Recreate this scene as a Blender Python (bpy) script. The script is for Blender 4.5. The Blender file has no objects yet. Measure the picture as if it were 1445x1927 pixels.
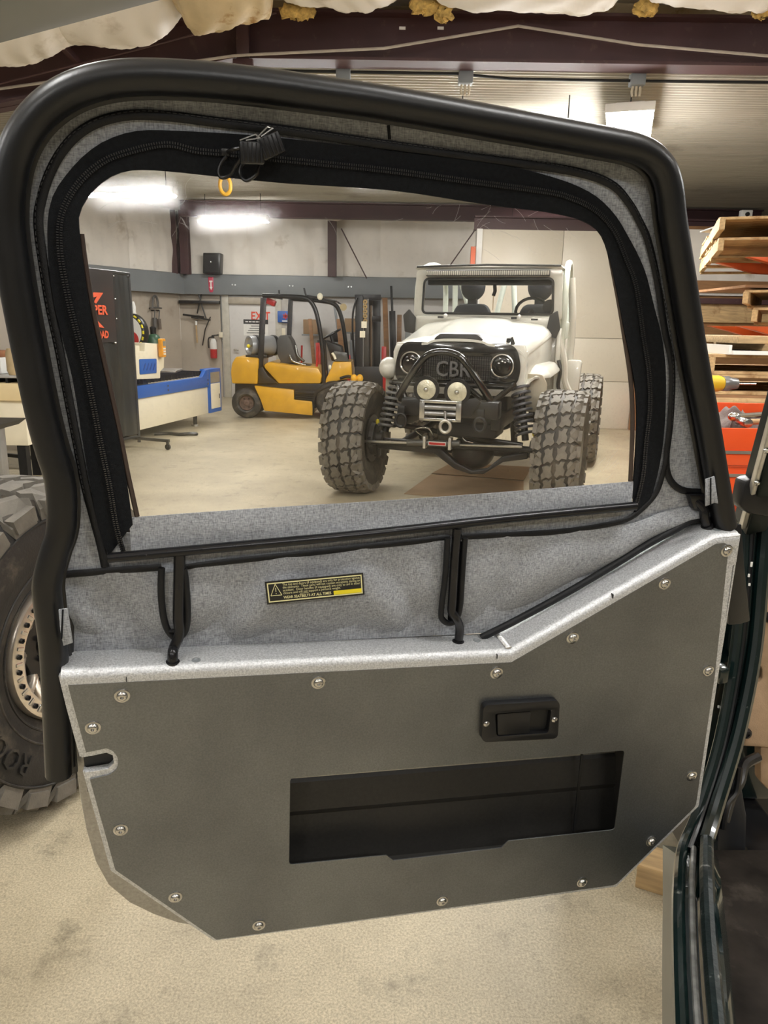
import bpy, bmesh, math, random
from math import sin, cos, pi, radians as rad
from mathutils import Vector as V, Matrix
from mathutils.geometry import tessellate_polygon

S = bpy.context.scene
COL = S.collection
random.seed(7)

# ------------------------------------------------------------------ camera
FPX, CX, CY = 1400.0, 722.5, 963.5
TH, RO = rad(14.1), rad(1.0)
CAM = V((0, 0, 1.5))
FW = V((0, cos(TH), -sin(TH)))
UP0 = V((0, sin(TH), cos(TH)))
RT = V((1, 0, 0)) * cos(RO) + UP0 * sin(RO)
UPV = -V((1, 0, 0)) * sin(RO) + UP0 * cos(RO)
cd = bpy.data.cameras.new('camera'); cam = bpy.data.objects.new('camera', cd); COL.objects.link(cam)
cd.sensor_fit = 'VERTICAL'; cd.sensor_height = 36.0; cd.lens = FPX / 1927 * 36.0
cd.clip_start = 0.02; cd.clip_end = 100
cam.matrix_world = Matrix(((RT.x, UPV.x, -FW.x, CAM.x), (RT.y, UPV.y, -FW.y, CAM.y), (RT.z, UPV.z, -FW.z, CAM.z), (0, 0, 0, 1)))
S.camera = cam

# ------------------------------------------------------------------ world + exposure
w = bpy.data.worlds.new('world'); S.world = w; w.use_nodes = True
w.node_tree.nodes['Background'].inputs[0].default_value = (0.9, 0.93, 1, 1)
w.node_tree.nodes['Background'].inputs[1].default_value = 0.05
S.view_settings.view_transform = 'Standard'; S.view_settings.look = 'None'
S.view_settings.gamma = 1.0; S.view_settings.use_curve_mapping = False
S.view_settings.exposure = 0.0
LAMP_E = 86.0
S.cycles.max_bounces = 7; S.cycles.diffuse_bounces = 4; S.cycles.glossy_bounces = 3
S.cycles.transparent_max_bounces = 12; S.cycles.transmission_bounces = 4
S.cycles.sample_clamp_indirect = 4.0; S.cycles.caustics_reflective = False; S.cycles.caustics_refractive = False

# ------------------------------------------------------------------ measuring helpers (photograph pixel -> real place)
def ray(px, py): return FW + RT * ((px - CX) / FPX) - UPV * ((py - CY) / FPX)
def atY(px, py, Y):
    r = ray(px, py); return CAM + r * (Y / r.y)
def atZ(px, py, z):
    r = ray(px, py); return CAM + r * ((z - 1.5) / r.z)
class Frame:
    """a local frame (origin, x, y=depth, z) with measuring of a pixel on the local plane y=d"""
    def __init__(s, o, x, y, z):
        s.o, s.x, s.y, s.z = V(o), V(x), V(y), V(z)
        s.m = Matrix(((s.x.x, s.y.x, s.z.x, s.o.x), (s.x.y, s.y.y, s.z.y, s.o.y), (s.x.z, s.y.z, s.z.z, s.o.z), (0, 0, 0, 1)))
    def at(s, px, py, d=0.0):
        r = ray(px, py); p0 = s.o + s.y * d
        p = CAM + r * ((p0 - CAM).dot(s.y) / r.dot(s.y)) - s.o
        return V((p.dot(s.x), d, p.dot(s.z)))
    def xz(s, px, py, d=0.0):
        p = s.at(px, py, d); return (p.x, p.z)
def yawframe(o, deg):
    a = rad(deg); return Frame(o, (cos(a), sin(a), 0), (-sin(a), cos(a), 0), (0, 0, 1))

# ------------------------------------------------------------------ mesh builder
class MB:
    def __init__(s): s.v = []; s.f = []
    def add(s, vs, fs):
        o = len(s.v); s.v += [tuple(p) for p in vs]; s.f += [tuple(i + o for i in q) for q in fs]; return s
    def box(s, c, d, rot=None):
        c = V(c); h = V(d) / 2
        ps = [V((x * h.x, y * h.y, z * h.z)) for x in (-1, 1) for y in (-1, 1) for z in (-1, 1)]
        if rot is not None: ps = [rot @ p for p in ps]
        return s.add([p + c for p in ps], [(0, 1, 3, 2), (4, 6, 7, 5), (0, 4, 5, 1), (2, 3, 7, 6), (0, 2, 6, 4), (1, 5, 7, 3)])
    def bx(s, x0, x1, y0, y1, z0, z1): return s.box(((x0 + x1) / 2, (y0 + y1) / 2, (z0 + z1) / 2), (abs(x1 - x0), abs(y1 - y0), abs(z1 - z0)))
    def bar(s, a, b, wd, ht, up=(0, 0, 1)):
        a, b = V(a), V(b); t = (b - a).normalized(); u = V(up)
        if abs(t.dot(u)) > .98: u = V((0, 1, 0))
        sx = t.cross(u).normalized(); u = sx.cross(t).normalized()
        ps = []
        for p in (a, b):
            for i, j in ((-1, -1), (1, -1), (1, 1), (-1, 1)): ps.append(p + sx * (i * wd / 2) + u * (j * ht / 2))
        return s.add(ps, [(3, 2, 1, 0), (4, 5, 6, 7), (0, 1, 5, 4), (1, 2, 6, 5), (2, 3, 7, 6), (3, 0, 4, 7)])
    def tube(s, pts, r, n=10, closed=False, ref=None, rb=None, cap=True):
        pts = [V(p) for p in pts]; k = len(pts)
        rs = r if isinstance(r, (list, tuple)) else [r] * k
        N = V(ref).normalized() if ref is not None else None; prev = None; vs = []
        for i in range(k):
            a = pts[(i - 1) % k] if (closed or i > 0) else pts[i]; b = pts[(i + 1) % k] if (closed or i < k - 1) else pts[i]
            t = (b - a)
            t = t.normalized() if t.length > 1e-9 else V((0, 0, 1))
            if N is not None: u = (N - t * N.dot(t)).normalized()
            elif prev is None:
                q = V((0, 0, 1)) if abs(t.z) < .9 else V((1, 0, 0)); u = (q - t * q.dot(t)).normalized()
            else: u = (prev - t * prev.dot(t)).normalized()
            prev = u; w_ = t.cross(u)
            for j in range(n):
                an = 2 * pi * j / n; vs.append(pts[i] + u * (cos(an) * rs[i]) + w_ * (sin(an) * (rb if rb else rs[i])))
        fs = []
        for i in range(k if closed else k - 1):
            for j in range(n):
                a = i * n + j; b = i * n + (j + 1) % n; c = ((i + 1) % k) * n
                fs.append((a, b, c + (j + 1) % n, c + j))
        if not closed and cap: fs += [tuple(range(n))[::-1], tuple((k - 1) * n + j for j in range(n))]
        return s.add(vs, fs)
    def cyl(s, a, b, r, r2=None, n=16): return s.tube([a, b], [r, r if r2 is None else r2], n)
    def lathe(s, prof, o, ax, n=24, closed=False, up=None):
        o, ax = V(o), V(ax).normalized(); q = V((0, 0, 1)) if abs(ax.z) < .9 else V((1, 0, 0))
        if up: q = V(up)
        u = (q - ax * q.dot(ax)).normalized(); w_ = ax.cross(u); k = len(prof); vs = []
        for t, r in prof:
            for j in range(n):
                an = 2 * pi * j / n; vs.append(o + ax * t + (u * cos(an) + w_ * sin(an)) * r)
        fs = []
        for i in range(k if closed else k - 1):
            for j in range(n):
                a = i * n + j; b = i * n + (j + 1) % n; c = ((i + 1) % k) * n
                fs.append((a, b, c + (j + 1) % n, c + j))
        if not closed:
            if prof[0][1] > 1e-6: fs.append(tuple(range(n))[::-1])
            if prof[-1][1] > 1e-6: fs.append(tuple((k - 1) * n + j for j in range(n)))
        return s.add(vs, fs)
    def prism(s, poly, y0, y1, holes=(), fn=None):
        """polygon in (x, z) extruded from y0 to y1 (holes allowed)"""
        fn = fn or (lambda x, y, z: V((x, y, z)))
        loops = [list(poly)] + [list(h) for h in holes]; flat = [p for l in loops for p in l]; n = len(flat)
        vs = [fn(p[0], y0, p[1]) for p in flat] + [fn(p[0], y1, p[1]) for p in flat]; fs = []
        if holes:
            for t in tessellate_polygon([[V((p[0], p[1], 0)) for p in l] for l in loops]):
                fs.append(tuple(t)); fs.append(tuple(i + n for i in t[::-1]))
        else: fs += [tuple(range(n)), tuple(range(n, 2 * n))[::-1]]
        o = 0
        for l in loops:
            k = len(l)
            for i in range(k):
                a, b = o + i, o + (i + 1) % k; fs.append((a, b, b + n, a + n))
            o += k
        return s.add(vs, fs)
    def sphere(s, c, r, nu=16, nv=10, m=None):
        c = V(c); r = r if isinstance(r, (list, tuple)) else (r, r, r); vs = []
        for i in range(nv + 1):
            la = -pi / 2 + pi * i / nv
            for j in range(nu):
                an = 2 * pi * j / nu; p = V((cos(la) * cos(an) * r[0], cos(la) * sin(an) * r[1], sin(la) * r[2]))
                vs.append(c + (m @ p if m else p))
        fs = []
        for i in range(nv):
            for j in range(nu): fs.append((i * nu + j, i * nu + (j + 1) % nu, (i + 1) * nu + (j + 1) % nu, (i + 1) * nu + j))
        return s.add(vs, fs)
    def grid(s, fn, nu, nv, thick=None):
        """fn(a,b) -> point, a,b in 0..1; thick = vector for a second skin"""
        vs = [V(fn(i / nu, j / nv)) for i in range(nu + 1) for j in range(nv + 1)]; W = nv + 1
        fs = [(i * W + j, (i + 1) * W + j, (i + 1) * W + j + 1, i * W + j + 1) for i in range(nu) for j in range(nv)]
        if thick is not None:
            n = len(vs); t = V(thick); vs = vs + [p + t for p in vs]; fs = fs + [tuple(k + n for k in q[::-1]) for q in fs]
            rim = [i * W for i in range(nu + 1)] + [nu * W + j for j in range(1, nv + 1)] + [i * W + nv for i in range(nu - 1, -1, -1)] + [j for j in range(nv - 1, 0, -1)]
            for k in range(len(rim)):
                a, b = rim[k], rim[(k + 1) % len(rim)]; fs.append((a, b, b + n, a + n))
        return s.add(vs, fs)
    def text(s, txt, size, fn, ext=0.0, align='LEFT', sx=1.0, bold=0.0):
        cu = bpy.data.curves.new('lettering', 'FONT'); cu.body = txt; cu.size = size; cu.resolution_u = 2; cu.extrude = ext; cu.align_x = align; cu.offset = bold
        ob = bpy.data.objects.new('lettering', cu); COL.objects.link(ob)
        me = bpy.data.meshes.new_from_object(ob.evaluated_get(bpy.context.evaluated_depsgraph_get()))
        vs = [fn(v.co.x * sx, v.co.y, v.co.z) for v in me.vertices]; fs = [tuple(p.vertices) for p in me.polygons]
        bpy.data.objects.remove(ob); bpy.data.curves.remove(cu); bpy.data.meshes.remove(me)
        return s.add(vs, fs)
    def mesh(s, name, mat, smooth=35, bev=0, seg=2, bang=30, recalc=True):
        me = bpy.data.meshes.new(name); me.from_pydata(s.v, [], s.f)
        bm = bmesh.new(); bm.from_mesh(me)
        if recalc: bmesh.ops.recalc_face_normals(bm, faces=bm.faces)
        if bev:
            es = [e for e in bm.edges if e.is_manifold and e.calc_face_angle(0) > rad(bang)]
            bmesh.ops.bevel(bm, geom=es, offset=bev, offset_type='OFFSET', segments=seg, profile=.5, affect='EDGES', clamp_overlap=True)
        for f in bm.faces: f.smooth = bool(smooth)
        bm.to_mesh(me); bm.free()
        if smooth: me.set_sharp_from_angle(angle=rad(smooth))
        if mat: me.materials.append(mat)
        return me
    def build(s, name, mat, parent=None, **k):
        o = bpy.data.objects.new(name, s.mesh(name, mat, **k)); COL.objects.link(o)
        if parent: o.parent = parent
        return o

def thing(name, label, cat, loc=(0, 0, 0), rz=0, group=None, frame=None):
    o = bpy.data.objects.new(name, None); COL.objects.link(o); o.empty_display_size = .1
    if frame: o.matrix_world = frame.m
    else: o.location = loc; o.rotation_euler = (0, 0, rad(rz))
    o['label'] = label; o['category'] = cat
    if group: o['group'] = group
    return o
def tag(o, label, cat, group=None):
    o['label'] = label; o['category'] = cat
    if group: o['group'] = group
    return o
def struct(o): o['kind'] = 'structure'; return o
def inst(src, parent, loc=None, rot=None, name=None):
    o = src.copy(); COL.objects.link(o); o.parent = parent
    if loc is not None: o.location = loc
    if rot is not None: o.rotation_euler = rot
    return o
def smooth_path(pts, per=6, closed=False):
    pts = [V((p[0], p[1], p[2] if len(p) > 2 else 0)) for p in pts]; n = len(pts); out = []
    for i in range(n if closed else n - 1):
        g = (lambda k: pts[k % n]) if closed else (lambda k: pts[max(0, min(n - 1, k))])
        a, b, c, d = g(i - 1), g(i), g(i + 1), g(i + 2)
        for j in range(per):
            t = j / per
            out.append(.5 * ((2 * b) + (c - a) * t + (2 * a - 5 * b + 4 * c - d) * t * t + (3 * b - a - 3 * c + d) * t ** 3))
    if not closed: out.append(pts[-1])
    return out
def along(pts, step):
    """points and directions every step along a polyline"""
    out = []; acc = 0.0
    for a, b in zip(pts[:-1], pts[1:]):
        L = (b - a).length
        if L < 1e-9: continue
        while acc <= L: out.append((a + (b - a) * (acc / L), (b - a) / L)); acc += step
        acc -= L
    return out

# ------------------------------------------------------------------ materials
def new_mat(name):
    m = bpy.data.materials.new(name); m.use_nodes = True; nt = m.node_tree
    return m, nt, nt.nodes['Principled BSDF'], nt.nodes.new, nt.links.new
_mc = {}
def M(name, col, rough=.5, metal=0., var=.12, scale=12., bump=0., bscale=150., dirt=None, dscale=4., dthr=.55, coat=0., spec=.5, aniso=None, det=4):
    if name in _mc: return _mc[name]
    m, nt, p, N, L = new_mat(name)
    tc = N('ShaderNodeTexCoord'); no = N('ShaderNodeTexNoise'); no.inputs['Scale'].default_value = scale; no.inputs['Detail'].default_value = det
    src = tc.outputs['Object']
    if aniso:
        mp = N('ShaderNodeMapping'); mp.inputs['Scale'].default_value = aniso; L(src, mp.inputs[0]); src = mp.outputs[0]
    L(src, no.inputs['Vector'])
    cr = N('ShaderNodeValToRGB'); e = cr.color_ramp.elements
    e[0].position = .3; e[1].position = .7
    e[0].color = tuple(c * (1 - var) for c in col) + (1,); e[1].color = tuple(min(1, c * (1 + var)) for c in col) + (1,)
    L(no.outputs['Fac'], cr.inputs[0]); out = cr.outputs[0]
    if dirt:
        n2 = N('ShaderNodeTexNoise'); n2.inputs['Scale'].default_value = dscale; n2.inputs['Detail'].default_value = 6; n2.inputs['Roughness'].default_value = .65
        L(tc.outputs['Object'], n2.inputs['Vector'])
        r2 = N('ShaderNodeValToRGB'); r2.color_ramp.elements[0].position = dthr; r2.color_ramp.elements[1].position = dthr + .13
        L(n2.outputs['Fac'], r2.inputs[0])
        mx = N('ShaderNodeMix'); mx.data_type = 'RGBA'; L(r2.outputs[0], mx.inputs['Factor']); L(out, mx.inputs[6]); mx.inputs[7].default_value = tuple(dirt) + (1,)
        out = mx.outputs[2]
    L(out, p.inputs['Base Color'])
    p.inputs['Roughness'].default_value = rough; p.inputs['Metallic'].default_value = metal; p.inputs['Coat Weight'].default_value = coat
    p.inputs['Specular IOR Level'].default_value = spec
    if bump:
        n3 = N('ShaderNodeTexNoise'); n3.inputs['Scale'].default_value = bscale; n3.inputs['Detail'].default_value = 3; L(src, n3.inputs['Vector'])
        b = N('ShaderNodeBump'); b.inputs['Strength'].default_value = bump; b.inputs['Distance'].default_value = .01; L(n3.outputs['Fac'], b.inputs['Height']); L(b.outputs[0], p.inputs['Normal'])
    _mc[name] = m; return m
def emat(name, col, e):
    m, nt, p, N, L = new_mat(name); p.inputs['Base Color'].default_value = tuple(col) + (1,)
    p.inputs['Emission Color'].default_value = tuple(col) + (1,); p.inputs['Emission Strength'].default_value = e; return m

BLACKM = M('black_powdercoat', (.006, .006, .007), .35, .0, .2, 40)
RUBBER = M('black_rubber', (.0055, .0058, .0068), .34, 0, .2, 30, .03, 300, spec=.45)
VINYL = M('black_vinyl_webbing', (.006, .0065, .008), .55, 0, .3, 90, .15, 700, spec=.35)
TAPE = M('black_zipper_tape', (.006, .007, .009), .8, 0, .3, 200, .2, 900, spec=.2)
def fabric_mat():
    m, nt, p, N, L = new_mat('charcoal_acrylic_fabric')
    tc = N('ShaderNodeTexCoord'); cols = []
    for sc in ((900, 900, 160), (160, 900, 900)):
        mp = N('ShaderNodeMapping'); mp.inputs['Scale'].default_value = sc; L(tc.outputs['Object'], mp.inputs[0])
        n = N('ShaderNodeTexNoise'); n.inputs['Scale'].default_value = 1.; n.inputs['Detail'].default_value = 2; L(mp.outputs[0], n.inputs['Vector']); cols.append(n)
    ad = N('ShaderNodeMath'); ad.operation = 'ADD'; L(cols[0].outputs['Fac'], ad.inputs[0]); L(cols[1].outputs['Fac'], ad.inputs[1])
    hf = N('ShaderNodeMath'); hf.operation = 'MULTIPLY'; hf.inputs[1].default_value = .5; L(ad.outputs[0], hf.inputs[0])
    cr = N('ShaderNodeValToRGB'); e = cr.color_ramp.elements; e[0].position = .32; e[1].position = .68
    e[0].color = (.165, .174, .19, 1); e[1].color = (.48, .50, .535, 1); L(hf.outputs[0], cr.inputs[0]); L(cr.outputs[0], p.inputs['Base Color'])
    p.inputs['Roughness'].default_value = .85; p.inputs['Specular IOR Level'].default_value = .25
    big = N('ShaderNodeTexNoise'); big.inputs['Scale'].default_value = 7; big.inputs['Detail'].default_value = 2; L(tc.outputs['Object'], big.inputs['Vector'])
    b1 = N('ShaderNodeBump'); b1.inputs['Strength'].default_value = .35; b1.inputs['Distance'].default_value = .03; L(big.outputs['Fac'], b1.inputs['Height'])
    b2 = N('ShaderNodeBump'); b2.inputs['Strength'].default_value = .3; b2.inputs['Distance'].default_value = .001; L(hf.outputs[0], b2.inputs['Height']); L(b1.outputs[0], b2.inputs['Normal'])
    L(b2.outputs[0], p.inputs['Normal']); return m
FABRIC = fabric_mat()
def alu_mat(name, lo, hi, rough, bump, metal=1.0, blotch=.0, sc=420):
    """raw sheet metal: fine sparkle grain, broad handling blotches"""
    m, nt, p, N, L = new_mat(name); tc = N('ShaderNodeTexCoord')
    n = N('ShaderNodeTexNoise'); n.inputs['Scale'].default_value = sc; n.inputs['Detail'].default_value = 3; n.inputs['Roughness'].default_value = .7; L(tc.outputs['Object'], n.inputs['Vector'])
    cr = N('ShaderNodeValToRGB'); e = cr.color_ramp.elements; e[0].position = .33; e[1].position = .68; e[0].color = tuple(lo) + (1,); e[1].color = tuple(hi) + (1,); L(n.outputs['Fac'], cr.inputs[0])
    n2 = N('ShaderNodeTexNoise'); n2.inputs['Scale'].default_value = 7; n2.inputs['Detail'].default_value = 4; L(tc.outputs['Object'], n2.inputs['Vector'])
    mx = N('ShaderNodeMix'); mx.data_type = 'RGBA'; mx.blend_type = 'MULTIPLY'; mx.inputs[0].default_value = blotch
    r2 = N('ShaderNodeValToRGB'); r2.color_ramp.elements[0].position = .35; r2.color_ramp.elements[1].position = .62; r2.color_ramp.elements[0].color = (.62, .62, .62, 1)
    L(n2.outputs['Fac'], r2.inputs[0]); L(cr.outputs[0], mx.inputs[6]); L(r2.outputs[0], mx.inputs[7]); L(mx.outputs[2], p.inputs['Base Color'])
    p.inputs['Metallic'].default_value = metal; p.inputs['Roughness'].default_value = rough
    b = N('ShaderNodeBump'); b.inputs['Strength'].default_value = bump; b.inputs['Distance'].default_value = .002; L(n.outputs['Fac'], b.inputs['Height']); L(b.outputs[0], p.inputs['Normal'])
    return m
ALU = alu_mat('blasted_aluminium', (.42, .43, .445), (.80, .81, .825), .42, .45, metal=.5)
SKIN = alu_mat('bare_steel_sheet', (.195, .205, .215), (.255, .265, .275), .46, .05, blotch=.5, sc=380)
SHELL = alu_mat('dull_aluminium_sheet', (.36, .35, .33), (.46, .45, .43), .5, .05, blotch=.4, sc=200)
POCK = alu_mat('shaded_pocket_sheet', (.030, .029, .027), (.040, .038, .035), .5, .03, metal=.3, blotch=.4, sc=200)  # shade of the recess put into the colour, far darker than the shell
STAIN = M('stainless_bolt', (.55, .54, .52), .22, 1., .08, 60)
DARKS = M('dark_socket', (.01, .01, .01), .5)
GREENP = M('dark_green_car_paint', (.003, .010, .0095), .22, .0, .2, 8, coat=.6, dirt=(.10, .11, .10), dscale=38, dthr=.66)
CHIP = M('chipped_dark_green_sill', (.004, .010, .010), .4, .2, .3, 20, .2, 60, dirt=(.42, .43, .40), dscale=26, dthr=.60)
TAN = M('tan_textured_plastic', (.46, .31, .19), .55, 0, .06, 60, .12, 420)
DARKPL = M('dark_grey_plastic', (.009, .010, .013), .5, 0, .2, 14)
TYRE = M('worn_tyre_rubber', (.022, .020, .018), .62, 0, .25, 14, .12, 120, dirt=(.085, .072, .055), dscale=7, dthr=.5)
TREAD = M('dusty_tread_rubber', (.15, .137, .115), .7, 0, .2, 20, .15, 110)
MACH = M('machined_wheel_face', (.78, .70, .60), .3, .85, .08, 30)
PAINTW = M('off_white_car_paint', (.72, .71, .64), .22, 0, .02, 3, coat=.5)
YELLOW = M('yellow_machine_paint', (.62, .33, .02), .3, 0, .12, 6, dirt=(.16, .09, .02), dscale=16, dthr=.66, coat=.2)
CREAM = M('cream_machine_panel', (.80, .73, .56), .45, 0, .03, 5)
BLUE = M('blue_machine_paint', (.012, .10, .42), .4, 0, .05, 5)
ORANGE = M('orange_rack_paint', (.62, .10, .02), .4, 0, .12, 8)
REDP = M('red_paint', (.50, .02, .02), .35, 0, .1, 8)
STEELM = M('maroon_steel_primer', (.058, .024, .026), .55, 0, .15, 3, dirt=(.10, .06, .05), dscale=9, dthr=.6)
GREYM = M('grey_painted_steel', (.20, .215, .225), .5, 0, .08, 3)
DKMET = M('dark_machine_steel', (.018, .018, .019), .45, .5, .25, 18)
BRIGHT = M('bright_steel', (.60, .60, .58), .25, 1., .1, 30)
WHITEP = M('white_enamel', (.80, .79, .75), .45, 0, .03, 5)
WOOD = M('pale_pine', (.50, .34, .17), .7, 0, .25, 6, .2, 60, aniso=(1, 9, 9), dirt=(.30, .17, .07), dscale=5, dthr=.56)
WOODY = M('pine_boards_lengthwise', (.50, .34, .17), .7, 0, .25, 6, .2, 60, aniso=(9, 1, 9), dirt=(.30, .17, .07), dscale=5, dthr=.56)
BROWNW = M('brown_plywood', (.25, .125, .05), .65, 0, .2, 4, .1, 40, aniso=(1, 5, 6))
CARD = M('brown_cardboard', (.30, .19, .10), .8, 0, .1, 5)
# ------------------------------------------------------------------ room shell
def floor_mat():
    m, nt, p, N, L = new_mat('stained_concrete'); tc = N('ShaderNodeTexCoord')
    def noise(sc, det, ro=.6):
        n = N('ShaderNodeTexNoise'); n.inputs['Scale'].default_value = sc; n.inputs['Detail'].default_value = det; n.inputs['Roughness'].default_value = ro; L(tc.outputs['Object'], n.inputs['Vector']); return n
    a = noise(1.3, 7, .68); cr = N('ShaderNodeValToRGB'); e = cr.color_ramp.elements; e[0].position = .32; e[1].position = .66
    e[0].color = (.39, .335, .235, 1); e[1].color = (.58, .51, .37, 1); L(a.outputs['Fac'], cr.inputs[0])
    b = noise(170, 6, .8); r2 = N('ShaderNodeValToRGB'); r2.color_ramp.elements[0].position = .36; r2.color_ramp.elements[1].position = .62
    r2.color_ramp.elements[0].color = (.55, .54, .52, 1); r2.color_ramp.elements[1].color = (1.18, 1.17, 1.14, 1); L(b.outputs['Fac'], r2.inputs[0])
    mx = N('ShaderNodeMix'); mx.data_type = 'RGBA'; mx.blend_type = 'MULTIPLY'; mx.inputs[0].default_value = 1; L(cr.outputs[0], mx.inputs[6]); L(r2.outputs[0], mx.inputs[7])
    c = noise(5.5, 8, .75); r3 = N('ShaderNodeValToRGB'); r3.color_ramp.elements[0].position = .55; r3.color_ramp.elements[1].position = .70; L(c.outputs['Fac'], r3.inputs[0])
    sc = N('ShaderNodeMath'); sc.operation = 'MULTIPLY'; sc.inputs[1].default_value = .55; L(r3.outputs[0], sc.inputs[0])
    m2 = N('ShaderNodeMix'); m2.data_type = 'RGBA'; L(sc.outputs[0], m2.inputs[0]); L(mx.outputs[2], m2.inputs[6]); m2.inputs[7].default_value = (.10, .085, .06, 1)
    L(m2.outputs[2], p.inputs['Base Color']); p.inputs['Roughness'].default_value = .42
    rr = N('ShaderNodeMapRange'); L(a.outputs['Fac'], rr.inputs[0]); rr.inputs[3].default_value = .3; rr.inputs[4].default_value = .6; L(rr.outputs[0], p.inputs['Roughness'])
    bp = N('ShaderNodeBump'); bp.inputs['Strength'].default_value = .12; bp.inputs['Distance'].default_value = .004; L(b.outputs['Fac'], bp.inputs['Height']); L(bp.outputs[0], p.inputs['Normal'])
    return m
FLOOR = floor_mat()
INSUL = M('white_vinyl_insulation', (.78, .73, .66), .5, 0, .05, 2, .25, 5, dirt=(.50, .43, .34), dscale=1.6, dthr=.60)
INSUL2 = M('yellowed_insulation', (.58, .46, .28), .65, 0, .15, 4, .3, 9, dirt=(.36, .20, .07), dscale=6, dthr=.56)
BEIGE = M('beige_wall_panel', (.46, .40, .33), .5, 0, .05, 2, dirt=(.36, .30, .24), dscale=1.5, dthr=.58)
PALE = M('pale_wall_panel', (.62, .60, .58), .5, 0, .04, 2)
PART = M('beige_partition_panel', (.66, .60, .49), .38, 0, .04, 1.5)
CORR = M('galvanised_roof_sheet', (.42, .39, .325), .45, .1, .08, 2, aniso=(.2, 3, 1), dirt=(.30, .27, .22), dscale=1.1, dthr=.56)
DARKW = M('dark_shop_wall', (.20, .19, .175), .7, 0, .05, 2)
YF = 15.5
struct(MB().bx(-7, 7, -6, YF + .2, -.12, 0).build('floor', FLOOR, smooth=0))
# corrugated metal ceiling over the far bay, ribs running across
def corr():
    m = MB(); y = 6.9; prof = []; k = 0
    while y < YF: prof += [(y, 3.60), (y + .035, 3.60), (y + .048, 3.575), (y + .062, 3.575)]; y += .075
    vs = []; n = len(prof)
    for x in (-7, 7): vs += [V((x, a, b)) for a, b in prof]
    vs += [V((x, a, b + .02)) for x in (-7, 7) for a, b in prof]
    m.add(vs, [(i, i + 1, n + i + 1, n + i) for i in range(n - 1)] + [(2 * n + i, 3 * n + i, 3 * n + i + 1, 2 * n + i + 1) for i in range(n - 1)]); return m
struct(corr().build('ceiling', CORR, smooth=0, recalc=False))
# insulated roof over the near bay
def quilt(x0, x1, y0, y1, z, nx, ny, sag, seed, thick=(0, 0, .03)):
    rnd = random.Random(seed); ph = [rnd.uniform(0, 6.28) for _ in range(8)]
    def fn(a, b):
        u = (a * nx) % 1.0 if a < 1 else 1.0; q = sin(pi * u) ** .7
        wr = .02 * sin(a * 31 + ph[0] + 3 * sin(b * 9 + ph[1])) + .012 * sin(b * 47 + ph[2] + 2 * sin(a * 13))
        return (x0 + (x1 - x0) * a, y0 + (y1 - y0) * b, z - sag * q * (.75 + .25 * sin(b * 7 + ph[3])) + wr)
    return MB().grid(fn, nx * 12, ny * 12, thick)
struct(quilt(-7, 7, -6, 6.95, 4.12, 7, 4, .10, 3).build('ceiling_near', INSUL))
def wallquilt(p0, p1, z0, z1, nx, seed, amp=.055):
    p0, p1 = V(p0), V(p1); d = p1 - p0; nrm = V((d.y, -d.x, 0)).normalized(); rnd = random.Random(seed); ph = [rnd.uniform(0, 6.28) for _ in range(9)]
    def fn(a, b):
        u = (a * nx) % 1.0 if a < 1 else 1; q = sin(pi * u) ** .5
        wr = .3 * sin(a * nx * 9 + ph[0] + 5 * (1 - b) * sin(a * nx * 3 + ph[1])) * (1 - b) + .25 * sin((a * nx + b * .8) * 17 + ph[2]) * sin(b * 3) + .18 * sin(a * nx * 41 + 4 * b + ph[4])
        p = p0 + d * a + nrm * (amp * (q + wr)); p.z = z0 + (z1 - z0) * b; return p
    return MB().grid(fn, nx * 18, 14, -nrm * .02)
CORN = V((-4.16, 15.4, 0)); LW1 = V((-5.2, 13.3, 0)); LW2 = V((-6.5, 10.7, 0))
struct(MB().bx(-7, 7, YF + .02, YF + .14, 0, 3.65).build('wall_back', PALE, smooth=0))
wb = struct(wallquilt((-4.1, YF - .06, 0), (6.4, YF - .06, 0), 2.42, 3.58, 8, 5).build('wall_back_insulation', INSUL))
def wseg(name, a, b, z0, z1, th, mat):
    a, b = V(a), V(b); d = b - a; n = V((d.y, -d.x, 0)).normalized()
    m = MB(); ps = [a, b, b - n * th, a - n * th]
    m.add([(p.x, p.y, z0) for p in ps] + [(p.x, p.y, z1) for p in ps], [(0, 1, 2, 3), (4, 5, 6, 7), (0, 1, 5, 4), (1, 2, 6, 5), (2, 3, 7, 6), (3, 0, 4, 7)])
    return m.build(name, mat, smooth=0)
struct(wseg('wall_back_panel', (-4.2, YF - .03, 0), (-3.36, YF - .03, 0), 0, 2.42, .04, BEIGE))
struct(wseg('wall_left', LW2, CORN, 0, 3.65, .1, BEIGE))
struct(wseg('wall_left_near', (-6.5, -6, 0), LW2, 0, 4.2, .1, DARKW))
struct(wallquilt(LW2 + V((.06, .0, 0)), CORN + V((.05, -.05, 0)), 2.42, 3.58, 4, 9).build('wall_left_insulation', INSUL))
struct(MB().bx(6.9, 7.02, -6, YF, 0, 4.3).build('wall_right', DARKW, smooth=0))
struct(MB().bx(-7, 7, -6.1, -6, 0, 4.3).build('wall_front', DARKW, smooth=0))
# grey steel girt around the far walls
g = MB(); g.bx(-4.1, 6.4, YF - .19, YF - .09, 2.03, 2.41)
struct(g.build('trim_1', GREYM, bev=.008))
struct(wseg('trim_2', LW2 + V((.16, -.03, 0)), CORN + V((.14, -.1, 0)), 2.03, 2.41, .1, GREYM))
for k, px in enumerate((440, 548, 658)):
    p = atY(px, 543 + k, YF - .19); b = MB()
    for dx in (-.03, .03): b.cyl((p.x + dx, YF - .2, 2.22), (p.x + dx, YF - .185, 2.22), .014, n=8)
    struct(b.build('trim_bolt', BRIGHT))
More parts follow.
